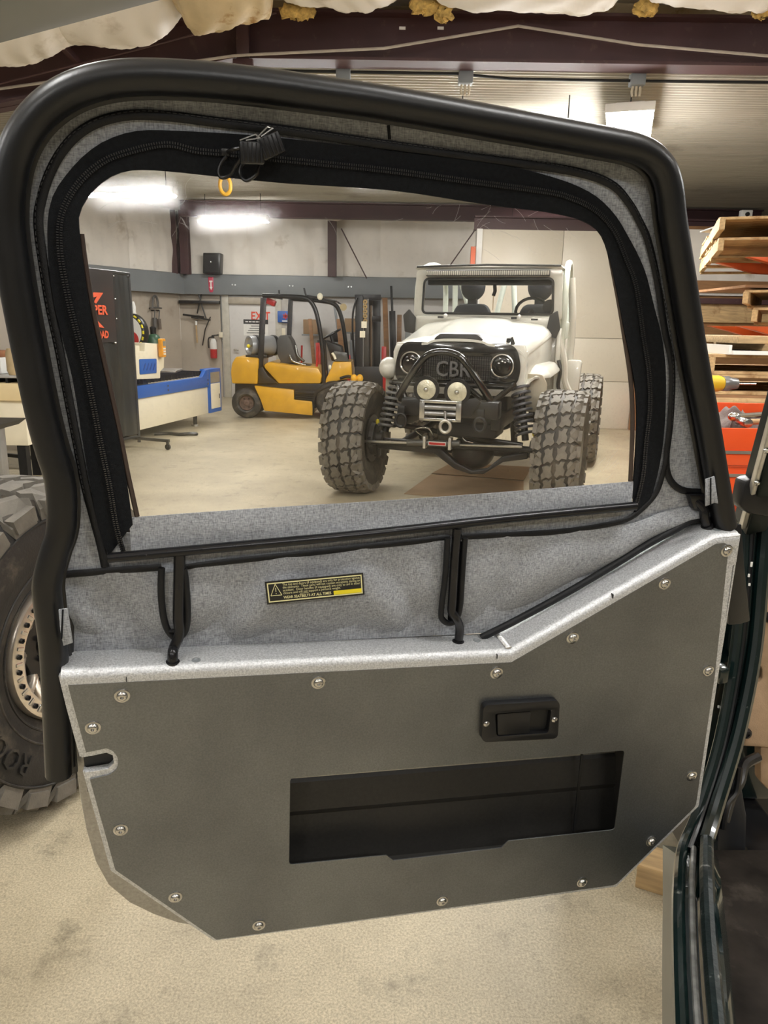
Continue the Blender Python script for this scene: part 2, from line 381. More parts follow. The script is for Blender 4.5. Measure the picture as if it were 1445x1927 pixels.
# maroon columns above the girt and the eave beams
def ibeam(a, b, h, wd, tw=.016, tf=.022, up=(0, 0, 1)):
    m = MB(); a, b = V(a), V(b); u = V(up)
    m.bar(a, b, tw, h, up); o = u * (h / 2 - tf / 2); m.bar(a + o, b + o, wd, tf, up); m.bar(a - o, b - o, wd, tf, up); return m
for px, wd in ((328, .13), (348, .16), (625, .16)):
    p = atY(px, 460, YF - .28); c = ibeam((p.x, YF - .28, 2.40), (p.x, YF - .28, 3.56), .2, wd, up=(0, 1, 0)); struct(c.build('column', STEELM, smooth=0))
def rods(name, pts, r, mat): return MB().tube(pts, r, 8).build(name, mat)
for a, b in (((642, 430), (690, 524)), ((897, 428), (845, 502))):
    struct(rods('trim_brace_rod', [atY(*a, YF - .35), atY(*b, YF - .35)], .012, STEELM))
a, b = atY(340, 415, 13.9), atY(640, 398, 13.9); c = atY(960, 372, 13.9)
struct(ibeam((a.x, 13.9, 3.42), (6.5, 13.9, 3.42), .26, .16).build('eave_beam', STEELM, smooth=0))
for k, (xa, xb, mt) in enumerate(((-3.6, -2.0, INSUL2), (-2.0, -.5, INSUL), (-.5, 1.4, INSUL))):
    def sagf(a_, b_, xa=xa, xb=xb, k=k):
        q = sin(pi * a_) ** .6 * sin(pi * b_) ** .5
        return (xa + (xb - xa) * a_, 13.98 + .5 * b_, 3.56 - .3 * q * (.8 + .2 * sin(9 * a_ + k)) + .02 * sin(a_ * 23 + k) * sin(b_ * 11))
    struct(MB().grid(sagf, 20, 8, (0, 0, .02)).build('ceiling_insulation_sag', mt))
struct(ibeam((1.25, 11.62, 2.97), (6.8, 11.62, 2.97), .20, .15).build('partition_beam', STEELM, smooth=0))
# beige partition behind the off-roader: three stacked panels each row, seams recessed
part_core = struct(MB().bx(1.36, 3.75, 11.56, 11.66, 0, 2.88).build('wall_partition', DARKW, smooth=0))
zs = [0, .72, 1.36, 2.88]
for i in range(3):
    for x0, x1 in ((1.36, 2.55), (2.55, 3.75)):
        MB().bx(x0 + .003, x1 - .003, 11.50, 11.56, zs[i] + .003, zs[i + 1] - .003).build('panel', PART, part_core, bev=.004)
struct(MB().bx(1.28, 1.36, 11.46, 11.66, 0, 2.88).build('trim_3', WHITEP, smooth=0))
# storage bay wall to the right: plywood below, white insulation above
bay = struct(MB().bx(3.75, 6.9, 11.35, 11.47, 0, 2.95).build('wall_bay', BROWNW, smooth=0))
struct(wallquilt((3.75, 11.32, 0), (6.9, 11.32, 0), 2.0, 2.90, 3, 21, .02).build('wall_bay_insulation', INSUL))
MB().bx(3.75, 6.9, 11.20, 11.30, 2.06, 2.20).build('rail', BROWNW, bay, bev=.004)
MB().bx(3.75, 6.9, 11.22, 11.34, 1.88, 1.96).build('rail', STEELM, bay, bev=.004)
MB().bx(3.75, 6.9, 11.30, 11.36, 1.62, 1.88).build('plank', WOOD, bay, bev=.003)

# ------------------------------------------------------------------ overhead steel near the camera
p0 = atY(462, 76, 6.8)
struct(ibeam((p0.x, 6.8, 3.745), (6.9, 6.8, 3.76), .36, .22).build('rafter_beam', STEELM, smooth=0))
struct(ibeam((p0.x, 6.8, 3.76), (-6.4, 6.8, 2.78), .36, .22).build('rafter_beam_sloping', STEELM, smooth=0))
b = MB().bx(p0.x - .05, p0.x + .05, 6.66, 6.72, 3.52, 3.98); b.box((p0.x, 6.67, 3.5), (.16, .05, .1)); b.sphere((p0.x + .01, 6.64, 3.5), .02, 8, 6)
struct(b.build('rafter_splice_plate', STEELM, bev=.004))
struct(MB().bar(atY(72, 38, 6.2), atY(168, 140, 6.75), .05, .05).build('rafter_brace', STEELM, bev=.004))
sl = MB()
for px in (757, 829): sl.box(atY(px, 53, 6.66), (.05, .01, .02))
struct(sl.build('rafter_slot', WHITEP))
struct(rods('trim_cable', [atY(0, 167, 6.62), atY(440, 105, 6.62), atY(470, 103, 6.62), atY(722, 91, 6.62), atY(975, 49, 6.62), atY(1200, 84, 6.62), atY(1500, 110, 6.62)], .011, M('pale_cable', (.42, .37, .32), .5)))
struct(rods('trim_cable_upper', [atY(-40, 182 - 15, 6.55), atY(250, 95, 6.55), atY(520, 24, 6.55)], .009, STEELM))
struct(MB().bx(-7, 7, 6.96, 7.02, 3.62, 4.2).build('wall_bulkhead', INSUL2, smooth=0))
# sagging insulation batts between the purlins
def batt(name, pts, Y, depth, mat, seed, sagz=.16):
    """belly seen from below: pts = photograph outline of the lower edge from left to right"""
    lo = [atY(x, y, Y) for x, y in pts]; rnd = random.Random(seed); ph = [rnd.uniform(0, 6) for _ in range(6)]
    sp = smooth_path(lo, 8); n = len(sp) - 1
    def fn(a, b):
        i = a * n; k = min(int(i), n - 1); p = sp[k].lerp(sp[k + 1], i - k)
        e = sin(pi * a) ** .4; c = (b - .35) / .65
        dy = (b - .35) * (depth if b < .35 else .28); dz = sagz * (abs(c) ** 2.2) * (1.0 if b > .35 else 2.4) * 1.6
        wr = .010 * sin(a * 38 + ph[0] + 3 * sin(b * 8 + ph[1])) * e + .005 * sin((a + b) * 61 + ph[2]) + .016 * sin(a * 12 + 6 * b + ph[3])
        return (p.x, p.y + dy, p.z + dz + (1 - e) * .1 + wr)
    return struct(MB().grid(fn, 56, 18, (0, 0, .02)).build(name, mat))
batt('ceiling_batt', [(-140, 150), (0, 128), (90, 105), (150, 92)], 6.2, 1.4, INSUL, 1)
batt('ceiling_batt', [(95, 42), (125, 78), (185, 90), (265, 82), (320, 60), (350, 32)], 6.2, 1.2, INSUL, 2)
batt('ceiling_batt', [(322, 5), (345, 45), (372, 60), (440, 52), (500, 38), (512, 16)], 6.1, 1.2, INSUL2, 3)
batt('ceiling_batt', [(518, -8), (560, 12), (650, 18), (720, 14), (780, -2)], 6.2, 1.2, INSUL, 4)
batt('ceiling_batt', [(800, 2), (860, 16), (960, 22), (1080, 26), (1150, 14), (1174, -6)], 6.2, 1.2, INSUL, 5)
batt('ceiling_batt', [(1212, 2), (1270, 16), (1400, 17), (1480, 14), (1560, 2)], 6.2, 1.2, INSUL, 6)
tu = M('torn_fibreglass', (.50, .33, .10), .9, 0, .4, 30, .6, 60)
for k, (px, py, wpx) in enumerate(((560, 22, 60), (800, 12, 50), (835, 26, 30), (1215, 14, 40), (1435, 20, 30))):
    c = atY(px, py, 6.35); r = wpx / 1400 * 6.4 / 2; rnd = random.Random(k)
    m = MB().sphere(c, (r, .06, .05), 18, 10); m.v = [(x + rnd.uniform(-.02, .02), y, z + rnd.uniform(-.02, .02)) for x, y, z in m.v]
    struct(m.build('ceiling_fibreglass_tuft', tu))
struct(MB().tube([(-7, 6.45, 3.98), (7, 6.45, 4.02)], .05, 8).build('purlin', STEELM))
# grey metal track of the roll-up door, overhead at the left
tr = thing('overhead_door_track', 'grey steel channel crossing the top left corner of the picture', 'track', frame=None, loc=(0, 0, 0))
A, B = atY(-120, 50, 2.9), atY(330, -72, 2.9)
m = MB().bar(A, B, .35, .05); m.bar(A + V((0, -.16, .06)), B + V((0, -.16, .06)), .03, .14)
ttr = m.build('channel', GREYM, tr, bev=.004)
MB().bar(A + V((0, .14, .05)), B + V((0, .14, .05)), .02, .12).build('lip', GREYM, tr)
for t in (.05, .95):
    c = A.lerp(B, t); MB().cyl(c, (c.x, c.y, 4.02), .012, n=8).build('hanger_rod', DKMET, tr)

# ------------------------------------------------------------------ conduit and strip lights
struct(rods('trim_conduit', [(-1.6, 6.97, 3.56), (.55, 6.97, 3.56), (1.0, 6.97, 3.53), (1.85, 6.97, 3.53), (6.8, 6.97, 3.55)], .012, DKMET))
def jbox(px, py, label, cord):
    p = atY(px, py, 6.97); t = thing('junction_box', label, 'electrical box', (p.x, 6.97, p.z))
    MB().bx(-.06, .06, -.05, .05, -.05, .05).build('box', GREYM, t, bev=.008)
    s = MB()
    for x in (-.03, 0, .03): s.tube([(x, 0, -.05), (x * 1.2, .01, -.09), (x, 0, -.13 - cord)], .010, 6)
    s.build('cord', M('cream_cord', (.55, .48, .36), .6), t); return p
jbox(876, 147, 'grey conduit box on ceiling, left of the lit lamp, with short cord ends', .0)
jbox(1199, 150, 'grey conduit box above the hanging strip light, cords going down to it', .0)
jbox(646, 140, 'grey conduit box on ceiling just above the top of the door seal', 0)
DIFF = emat('led_diffuser', (1, .99, .965), LAMP_E)
HOUS = M('lamp_housing', (.75, .73, .68), .5, 0, .03, 5)
def strip_light(loc, rz, label, chain=True, L=1.22, W=.16, group=None, top=3.58):
    t = thing('strip_light', label, 'ceiling light', loc, rz, group)
    th_ = .085 if W < .3 else .055; dp_ = .045 if W < .3 else .085; prof = [(-W / 2, 0), (W / 2, 0), (W / 2, .02), (W * .28, th_), (-W * .28, th_), (-W / 2, .02)]
    MB().prism(prof, -L / 2, L / 2).build('housing', HOUS, t, bev=.003)
    MB().prism([(-W / 2 + .006, -.001), (W / 2 - .006, -.001), (W / 2 - .012, -dp_ * .75), (0, -dp_), (-W / 2 + .012, -dp_ * .75)], -L / 2 + .012, L / 2 - .012).build('diffuser', DIFF, t)
    for y in (-L / 2, L / 2): MB().bx(-W / 2 - .003, W / 2 + .003, y - .006, y + .006, -.02, .05).build('end_cap', HOUS, t, bev=.003)
    if chain:
        for y in (-L * .4, L * .4):
            MB().tube([(0, y, .085), (0, y, top - loc[2])], .006, 6).build('hanging_chain', DKMET, t)
    return t
strip_light((-3.40, 10.5, 3.12), 82, 'glowing strip light at the upper left of the clear window')
strip_light((-2.62, 13.3, 3.16), 80, 'glowing strip light above the black speaker, the smaller one in the window')
strip_light((2.27, 7.76, 3.31), -17, 'bright wide strip light hanging by chain, seen end-on at the right', W=.40, L=1.7)
for k, (x, y) in enumerate(((.35, 9.0), (-.95, 8.3), (1.15, 7.6), (2.6, 13.6))):  # lamps hidden by the door are added to light back wall and off-roader
    strip_light((x, y, 3.2), 85, ('added unseen strip light in line with the off-roader, behind the top bar of the door', 'added unseen strip light above the forklift aisle, behind the top bar of the door', 'added unseen strip light just left of the wide lit lamp, behind the door bar', 'strip light above the beige partition, behind the dark beam')[k], group='strip lights hidden by the door')
for x in (-4.2, -1.4, 1.4, 4.2):  # unseen lamps added over the near bay as overhead and frontal fill
    for y in (3.6, .2, -3.2):
        if x > 2 and y < 0: continue
        strip_light((x, y, 3.2 if y > 3 else 3.72), 0 if x < 0 else 90, 'added unseen strip light over the near bay, %s row, %s' % ({3.6: 'ahead of the door', .2: 'above the door', -3.2: 'behind the viewer'}[y], {-4.2: 'by the left wall', -1.4: 'left of the vehicle', 1.4: 'over the vehicle', 4.2: 'over the pallets'}[x]), group='added strip lights above and behind the viewer', top=4.05)
# ------------------------------------------------------------------ the opened half door
aD, tD = rad(14), rad(5)
_u = V((cos(aD), sin(aD), 0)); _h = V((sin(aD), -cos(aD), 0)); _v = V((0, 0, 1)) * cos(tD) + _h * sin(tD); _n = _h * cos(tD) - V((0, 0, 1)) * sin(tD)
DF = Frame(CAM + ray(722, 1400) * 1.03, _u, -_n, _v)
def dl(pts, d=0.0): return [DF.xz(x, y, d) for x, y in pts]
def d3(pts, d=0.0): return [DF.at(x, y, d) for x, y in pts]
def rounded(poly, r, n=4, only=None):
    out = []; k = len(poly)
    for i in range(k):
        a, b, c = V(poly[i - 1]), V(poly[i]), V(poly[(i + 1) % k])
        if only is not None and i not in only: out.append(tuple(b)); continue
        u, w_ = (a - b), (c - b); rr = min(r, u.length * .45, w_.length * .45); p, q = b + u.normalized() * rr, b + w_.normalized() * rr
        for j in range(n + 1):
            t = j / n; out.append(tuple(p * (1 - t) ** 2 + b * 2 * t * (1 - t) + q * t * t))
    return out
door = thing('half_door', 'opened bare aluminium half door of the green vehicle, with bolted skin and storage slot', 'vehicle door', frame=DF)
FLD = .056
T = [V(p) for p in dl([(113, 1265), (962, 1225), (1345, 1008), (1394, 1003)])]
def off_path(P, a):
    out = []
    for i, p in enumerate(P):
        t0 = (p - P[i - 1]).normalized() if i else None; t1 = (P[i + 1] - p).normalized() if i < len(P) - 1 else None
        n0 = V((-t0.y, t0.x)) if t0 else None; n1 = V((-t1.y, t1.x)) if t1 else None
        if n0 is None: o = n1
        elif n1 is None: o = n0
        else: o = (n0 + n1); o = o / (1 + n0.dot(n1))
        out.append(p + o * a)
    return out
r_ = .011; sec = [(-.020, 0), (-r_, 0)]
for j in range(1, 6):
    an = j / 5 * pi / 2; sec.append((-r_ + r_ * sin(an), r_ - r_ * cos(an)))
sec += [(0, FLD - .004), (-.002, FLD), (-.014, FLD), (-.014, FLD - .003), (-.004, FLD - .003), (-.004, .012), (-.012, .004), (-.020, .004)]
mb = MB(); rows = [off_path(T, a) for a, y in sec]; k = len(sec); vs = [V((rows[j][i].x, sec[j][1], rows[j][i].y)) for i in range(4) for j in range(k)]
fs = [(i * k + j, i * k + (j + 1) % k, (i + 1) * k + (j + 1) % k, (i + 1) * k + j) for i in range(3) for j in range(k)] + [tuple(range(k)), tuple(3 * k + j for j in range(k))[::-1]]
mb.add(vs, fs); fl = mb.build('top_flange', ALU, door, smooth=50); fl['label'] = 'bright blasted aluminium rolled top flange'
def on_flange(px, py):
    """point of the flange top seen at a pixel, with the direction of the run there"""
    for i in (0, 1, 2):
        a, b = V((T[i].x, 0, T[i].y)), V((T[i + 1].x, 0, T[i + 1].y)); t = (b - a).normalized(); n = V((-t.z, 0, t.x))
        aw, nw = DF.o + DF.x * a.x + DF.z * a.z, DF.x * n.x + DF.z * n.z
        r = ray(px, py); p = CAM + r * ((aw - CAM).dot(nw) / r.dot(nw)) - DF.o; q = V((p.dot(DF.x), p.dot(DF.y), p.dot(DF.z)))
        s = (q - a).dot(t)
        if -.01 <= s <= (b - a).length + .01: return q, t, n
    return q, t, n
# frame box behind the skin, its side returns showing as a pale edge
FRP = [(113, 1272), (962, 1232), (1345, 1014), (1394, 1008), (1387, 1058), (1380, 1066), (1352, 1273), (1315, 1519), (1160, 1670), (404, 1772), (211, 1641), (159, 1455), (203, 1448), (214, 1438), (212, 1423), (200, 1418), (172, 1424), (153, 1427), (127, 1331)]
SLOT = [(546, 1464), (1175, 1412), (1156, 1561), (956, 1582), (943, 1595), (740, 1619), (727, 1609), (544, 1627)]
slot = rounded(dl(SLOT), .006, 4, only=(0, 1, 2, 7))
c0 = V(DF.xz(860, 1520)); slotb = [(c0.x + (p[0] - c0.x) * 1.04, c0.y + (p[1] - c0.y) * 1.34) for p in slot]
frp = [V(p) for p in dl(FRP)]; frp[0] = frp[0] + V((0, -.002)); frp[1] = frp[1] + V((0, -.003))
fr2 = MB().prism([tuple(p) for p in frp], .0014, .012, [slotb]).build('frame', ALU, door, bev=.0012, seg=2, smooth=0)
# side returns (left and right edges and the bottom) going back to the outer shell
rt = MB()
side = [frp[i] for i in (15, 17, 18, 0)]
for a, b in ((frp[18], frp[0]), (frp[17], frp[18]), (frp[10], frp[11]), (frp[9], frp[10]), (frp[8], frp[9]), (frp[7], frp[8]), (frp[6], frp[7]), (frp[3], frp[6])):
    t = (b - a).normalized(); n = V((-t.y, t.x)) * .0025
    rt.prism([tuple(a), tuple(b), tuple(b + n), tuple(a + n)], .004, FLD + .004)
rt.build('side_return', ALU, door, smooth=0)
SK = [(128, 1289), (962, 1246), (1347, 1023), (1364, 1021), (1371, 1028), (1345, 1270), (1309, 1517), (1158, 1665), (407, 1768), (217, 1637), (169, 1466), (207, 1457), (221, 1447), (223, 1427), (213, 1413), (200, 1408), (162, 1416), (131, 1302)]
skin = MB().prism(rounded(dl(SK), .006, 3, only=(3, 4, 6, 7, 11, 12, 13, 14, 17)), -.0004, .0014, [slot]).build('skin_panel', SKIN, door, bev=.001, seg=2, smooth=0)
skin['label'] = 'darker bare sheet skin with a stepped slot'
# storage pocket behind the slot, its back sheet with two shallow folds
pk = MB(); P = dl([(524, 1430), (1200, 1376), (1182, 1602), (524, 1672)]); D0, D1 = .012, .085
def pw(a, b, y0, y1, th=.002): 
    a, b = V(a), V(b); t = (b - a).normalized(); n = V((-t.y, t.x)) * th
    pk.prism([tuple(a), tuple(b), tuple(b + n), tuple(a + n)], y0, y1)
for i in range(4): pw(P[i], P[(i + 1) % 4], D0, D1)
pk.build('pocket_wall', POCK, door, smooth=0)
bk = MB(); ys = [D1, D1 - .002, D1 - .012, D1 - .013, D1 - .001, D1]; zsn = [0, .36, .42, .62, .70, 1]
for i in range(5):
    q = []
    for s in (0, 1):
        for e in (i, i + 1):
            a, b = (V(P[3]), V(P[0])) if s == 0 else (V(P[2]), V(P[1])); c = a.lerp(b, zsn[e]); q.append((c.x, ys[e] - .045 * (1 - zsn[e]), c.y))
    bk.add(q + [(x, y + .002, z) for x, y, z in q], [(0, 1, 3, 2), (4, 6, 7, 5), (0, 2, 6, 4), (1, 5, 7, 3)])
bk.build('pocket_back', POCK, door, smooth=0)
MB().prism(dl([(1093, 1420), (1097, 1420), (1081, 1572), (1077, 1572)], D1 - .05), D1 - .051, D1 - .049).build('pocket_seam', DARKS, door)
# outer shell bulging past the frame at the lower rear corner
SH = [(140, 1300), (146, 1430), (152, 1480), (165, 1550), (182, 1608), (205, 1650), (245, 1684), (290, 1706), (335, 1722), (420, 1735), (900, 1680), (1130, 1625), (1280, 1500), (1330, 1090), (960, 1290)]
MB().prism(dl(SH, .075), FLD + .003, .094).build('outer_shell', SHELL, door, bev=.004)
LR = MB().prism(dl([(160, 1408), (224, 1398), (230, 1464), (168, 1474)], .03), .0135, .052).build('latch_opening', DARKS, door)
# bolts
bp = [(0, 0.0), (0, .0092), (.0009, .0094), (.0013, .0088), (.0013, .0066), (.0022, .0066), (.0046, .0052), (.0054, .0034), (.0054, .0022), (.0030, .0021), (.0030, 0)]
bm_ = MB().lathe([(t, r) for t, r in bp], (0, 0, 0), (0, -1, 0), 20).mesh('bolt', STAIN, smooth=40)
for px, py in [(230, 1309), (175, 1369), (599, 1284), (934, 1266), (1077, 1200), (1250, 1098), (1367, 1036), (1332, 1262), (1301, 1460), (1225, 1583), (1095, 1660), (832, 1695), (487, 1741), (330, 1688), (227, 1561)]:
    o = bpy.data.objects.new('bolt', bm_); COL.objects.link(o); o.parent = door; o.location = DF.at(px, py, -.0004); o.rotation_euler = (0, random.uniform(0, 3), 0)
# inside latch handle
hp = MB().prism(rounded(dl([(908, 1325), (1052, 1316), (1048, 1388), (905, 1395)], -.008), .010, 5), -.011, -.0004, [rounded(dl([(930, 1341), (1036, 1333), (1030, 1377), (933, 1384)], -.008), .005, 4)])
lp = hp.build('latch_plate', BLACKM, door, bev=.0022, seg=2)
MB().prism(rounded(dl([(935, 1343), (999, 1338), (995, 1379), (936, 1383)], -.008), .003, 3), -.0095, -.0006).build('latch_paddle', BLACKM, door, bev=.0018)
MB().prism(rounded(dl([(931, 1342), (1035, 1334), (1029, 1377), (934, 1383)], -.002), .004, 3), -.0016, -.0005).build('latch_recess', DARKS, door)
for px, py in ((915, 1362), (1043, 1354)):
    MB().lathe([(0, .0045), (.001, .0045), (.0025, .003), (.003, .0015), (.0022, .0013), (.0022, 0)], DF.at(px, py, -.011), (0, -1, 0), 12).build('screw', STAIN, door)
# top flange: solid black discs as the shade of its pin holes, and flush screws
for px, py in ((325, 1245), (862, 1207), (1330, 989)):
    q, t, n = on_flange(px, py); MB().lathe([(-.004, .0085), (.0006, .0085), (.0006, .0072), (.0006, 0)], q, n, 20).build('pin_hole_disc', BLACKM, door)
for px, py in ((369, 1242), (897, 1205), (1350, 997)):
    q, t, n = on_flange(px, py); o = MB().lathe([(-.002, .0058), (.0004, .0056), (.0007, .003), (.0001, .0022), (.0001, 0)], q, n, 16).build('flush_screw', GREYM, door)
# weld bead at the bend
q0, t0, n0 = on_flange(921, 1190); q1, t1, n1 = on_flange(957, 1228)
wd = MB()
for i in range(15):
    c = V((T[1].x, .054 - .046 * i / 14, T[1].y)) + V((-.001, 0, .0012)); wd.sphere(c, (.0052, .0024, .0026), 10, 6)
wd.build('weld_bead', alu_mat('bright_weld', (.6, .6, .6), (.8, .8, .8), .3, .1), door)
for px, py in ((238, 1278), (935, 1235), (1153, 1122)):
    c = DF.at(px, py, .0); MB().box((c.x, .0015, c.z), (.0008, .006, .006)).build('layout_mark', DARKS, door)

# ------------------------------------------------------------------ fabric upper door
up = thing('soft_upper_door', 'charcoal fabric upper half door with clear zip window, pinned into the aluminium half door', 'vehicle door', frame=DF)
seal_px = [(111, 1457), (106, 1332), (101, 1223), (91, 1140), (89, 1096), (101, 1045), (114, 1005), (117, 957), (112, 900), (93, 838), (72, 752), (38, 580), (21, 480), (13, 400), (20, 322), (40, 262), (75, 213), (125, 176), (190, 153), (270, 145), (390, 150), (500, 162), (610, 177), (722, 193), (922, 228), (1122, 264), (1200, 281), (1240, 308), (1258, 350), (1267, 420), (1284, 525), (1307, 670), (1331, 798), (1343, 869), (1364, 991)]
sp = smooth_path(d3(seal_px, .026), 5)
MB().tube(sp, .0165, 14, ref=(0, -1, 0)).build('bulb_seal', RUBBER, up, smooth=60)
# flat carrier of the seal, just inside and behind it
cen = V(DF.xz(690, 700, .04))
def inset(pts, d, y):
    out = []
    for i in range(len(pts)):
        a, b = pts[max(0, i - 1)], pts[min(len(pts) - 1, i + 1)]; t = (b - a).normalized(); n = V((t.z, 0, -t.x)); q = pts[i] + n * d; out.append(V((q.x, y, q.z)))
    return out
ip = inset(sp, .0120, .040); MB().tube(ip, .0025, 8, ref=(0, -1, 0), rb=.006).build("seal_carrier", RUBBER, up, smooth=60)
op = inset(sp[20:], -.010, .046); MB().tube(op, .010, 8, ref=(0, -1, 0), rb=.007).build('outer_lip', RUBBER, up, smooth=60)
ow = inset(sp[84:116], -.0155, .052); MB().tube(ow, .005, 8).build('pale_edge_piping', M('pale_edge_trim', (.62, .56, .42), .5), up)
# the right seal lip going down behind the flange
fp = d3([(1352, 985), (1392, 985), (1397, 1060), (1408, 1166), (1390, 1172), (1368, 1174), (1366, 1060)], .09); MB().prism([(p.x, p.z) for p in fp], .085, .091).build('seal_flap', RUBBER, up, bev=.002)
lf = d3([(120, 1090), (140, 1180), (137, 1300), (147, 1452), (128, 1456), (112, 1230)], .05); MB().prism([(p.x, p.z) for p in lf], .046, .052).build('seal_flap', RUBBER, up, bev=.002)
# main fabric with the window opening
win_px = [(250, 985), (238, 900), (222, 815), (196, 700), (174, 600), (159, 505), (151, 440), (149, 408), (158, 385), (175, 360), (200, 339), (226, 326), (265, 320), (338, 325), (421, 334), (545, 346), (730, 358), (880, 380), (948, 390), (1017, 398), (1074, 409), (1100, 419), (1122, 433), (1135, 455), (1144, 485), (1159, 555), (1172, 625), (1186, 690), (1194, 740), (1196, 800), (1193, 860), (1188, 930)]
winl = dl(win_px, .049)
fab_out = [(p.x, p.z) for p in smooth_path(d3(seal_px[5:], .05), 3)]
bott = dl([(1340, 990), (1300, 985), (1130, 1080), (935, 1190), (560, 1208), (140, 1226), (118, 1160)], .05)
wc = V(DF.xz(690, 660, .05)); hole = [tuple(wc + (V(p) - wc) * 1.06) for p in winl]
MB().prism(fab_out + bott, .0495, .0515, [hole]).build('fabric_skin', FABRIC, up, smooth=0)
# black zipper field around the window (outer edge, window edge)
fo_px = [(205, 1045), (188, 1000), (164, 879), (137, 713), (104, 580), (92, 490), (90, 420), (97, 378), (110, 350), (144, 307), (180, 276), (218, 257), (265, 246), (340, 247), (500, 257), (722, 283), (922, 308), (1000, 323), (1072, 345), (1122, 371), (1158, 408), (1180, 445), (1199, 480), (1215, 520), (1228, 573), (1244, 637), (1251, 702), (1250, 782), (1244, 847), (1231, 911), (1215, 950), (1195, 968)]
fo = [(p.x, p.z) for p in smooth_path(d3(fo_px, .047), 3)]; fi = [(p.x, p.z) for p in smooth_path([V((x, 0, z)) for x, z in winl], 3)]
def band(name, outer, inner, y0, y1, mat):
    n = 120
    def res(P):
        P = [V((p[0], 0, p[1])) for p in P]; L = [0]
        for a, b in zip(P[:-1], P[1:]): L.append(L[-1] + (b - a).length)
        out = []
        for i in range(n + 1):
            s = L[-1] * i / n; j = max(q for q in range(len(L) - 1) if L[q] <= s + 1e-9); out.append(P[j].lerp(P[j + 1], (s - L[j]) / max(1e-9, L[j + 1] - L[j])))
        return out
    A, B = res(outer), res(inner); m = MB(); vs = []; fs = []
    for a, b in zip(A, B): vs += [(a.x, y0, a.z), (b.x, y0, b.z), (b.x, y1, b.z), (a.x, y1, a.z)]
    for i in range(n):
        for j in range(4): fs.append((i * 4 + j, i * 4 + (j + 1) % 4, i * 4 + 4 + (j + 1) % 4, i * 4 + 4 + j))
    fs += [(0, 1, 2, 3), tuple(4 * n + j for j in (3, 2, 1, 0))]; return m.add(vs, fs).build(name, mat, up, smooth=0)
band('zipper_field', fo, fi, .0445, .0485, TAPE)
# binding stitched round the opening of the fabric and its branch to the rear edge
def strip(name, px, wd, d, mat=VINYL, per=5, th=.0022):
    return MB().tube(smooth_path(d3(px, d), per), th, 8, ref=(0, -1, 0), rb=wd / 2).build(name, mat, up, smooth=60)
strip("binding", [(198, 1067), (189, 1023), (163, 925), (150, 860), (127, 740), (110, 650), (95, 580), (82, 500), (72, 420), (78, 375), (92, 330), (115, 287), (147, 252), (190, 228), (250, 216), (330, 220), (400, 229), (550, 247), (722, 272), (922, 300), (1072, 321), (1147, 345), (1182, 380), (1205, 420), (1220, 455), (1236, 525), (1251, 621), (1262, 670), (1265, 718), (1261, 798), (1254, 863), (1260, 901), (1283, 922), (1325, 926)], .0098, .0465)
strip('binding', [(1256, 850), (1249, 885), (1235, 927), (1209, 957), (1178, 978), (1116, 992), (1046, 1001), (960, 1006), (868, 1010)], .0085, .0455)
strip('binding', [(846, 1012), (780, 1019), (660, 1032), (560, 1043), (434, 1056), (345, 1068)], .0085, .0455)
strip('binding', [(304, 1067), (240, 1072), (119, 1081)], .0095, .0455)
strip('binding', [(1216, 298), (1245, 328), (1256, 380), (1268, 470), (1288, 600), (1306, 720), (1328, 830), (1345, 920)], .012, .043)
# stitches on the wide binding
stp = along(smooth_path(d3([(163, 925), (150, 860), (127, 740), (110, 650), (95, 580), (72, 420), (92, 330), (147, 252), (250, 216), (400, 229), (722, 272), (1072, 321), (1182, 380), (1236, 525), (1262, 670), (1261, 798)], .044), 6), .006)
stm = MB()
for p, t in stp: n = V((t.z, 0, -t.x)); c = p + n * -.0032; stm.bar(c - t * .0019, c + t * .0019, .0008, .0008)
o = stm.build('stitching', M('dark_thread', (.03, .03, .032), .6), up, smooth=0); o['kind'] = 'stuff'
# zip: two rows of teeth
zip_px = [(233, 1040), (219, 990), (206, 912), (190, 835), (175, 757), (155, 664), (133, 580), (117, 500), (112, 450), (114, 415), (122, 388), (144, 350), (180, 314), (225, 291), (310, 272), (370, 284), (425, 289), (525, 300), (722, 320), (872, 340), (1022, 360), (1072, 372), (1120, 396), (1155, 435), (1178, 490), (1196, 540), (1209, 631), (1220, 702), (1222, 766), (1215, 830), (1209, 895), (1196, 950)]
zp = smooth_path(d3(zip_px, .0435), 5); MB().tube(zp, .0009, 6, ref=(0, -1, 0), rb=.0030).build('zip_tape', TAPE, up)
tm = MB()
for p, t in along(zp, .0026):
    n = V((t.z, 0, -t.x))
    for s in (-1, 1): tm.bar(p + n * (s * .0006) + V((0, -.0013, 0)), p + n * (s * .0030) + V((0, -.0013, 0)), .0012, .0012, up=(0, 1, 0))
o = tm.build('zip_teeth', M('black_zip_teeth', (.07, .07, .073), .2, .5), up, smooth=0); o['kind'] = 'stuff'
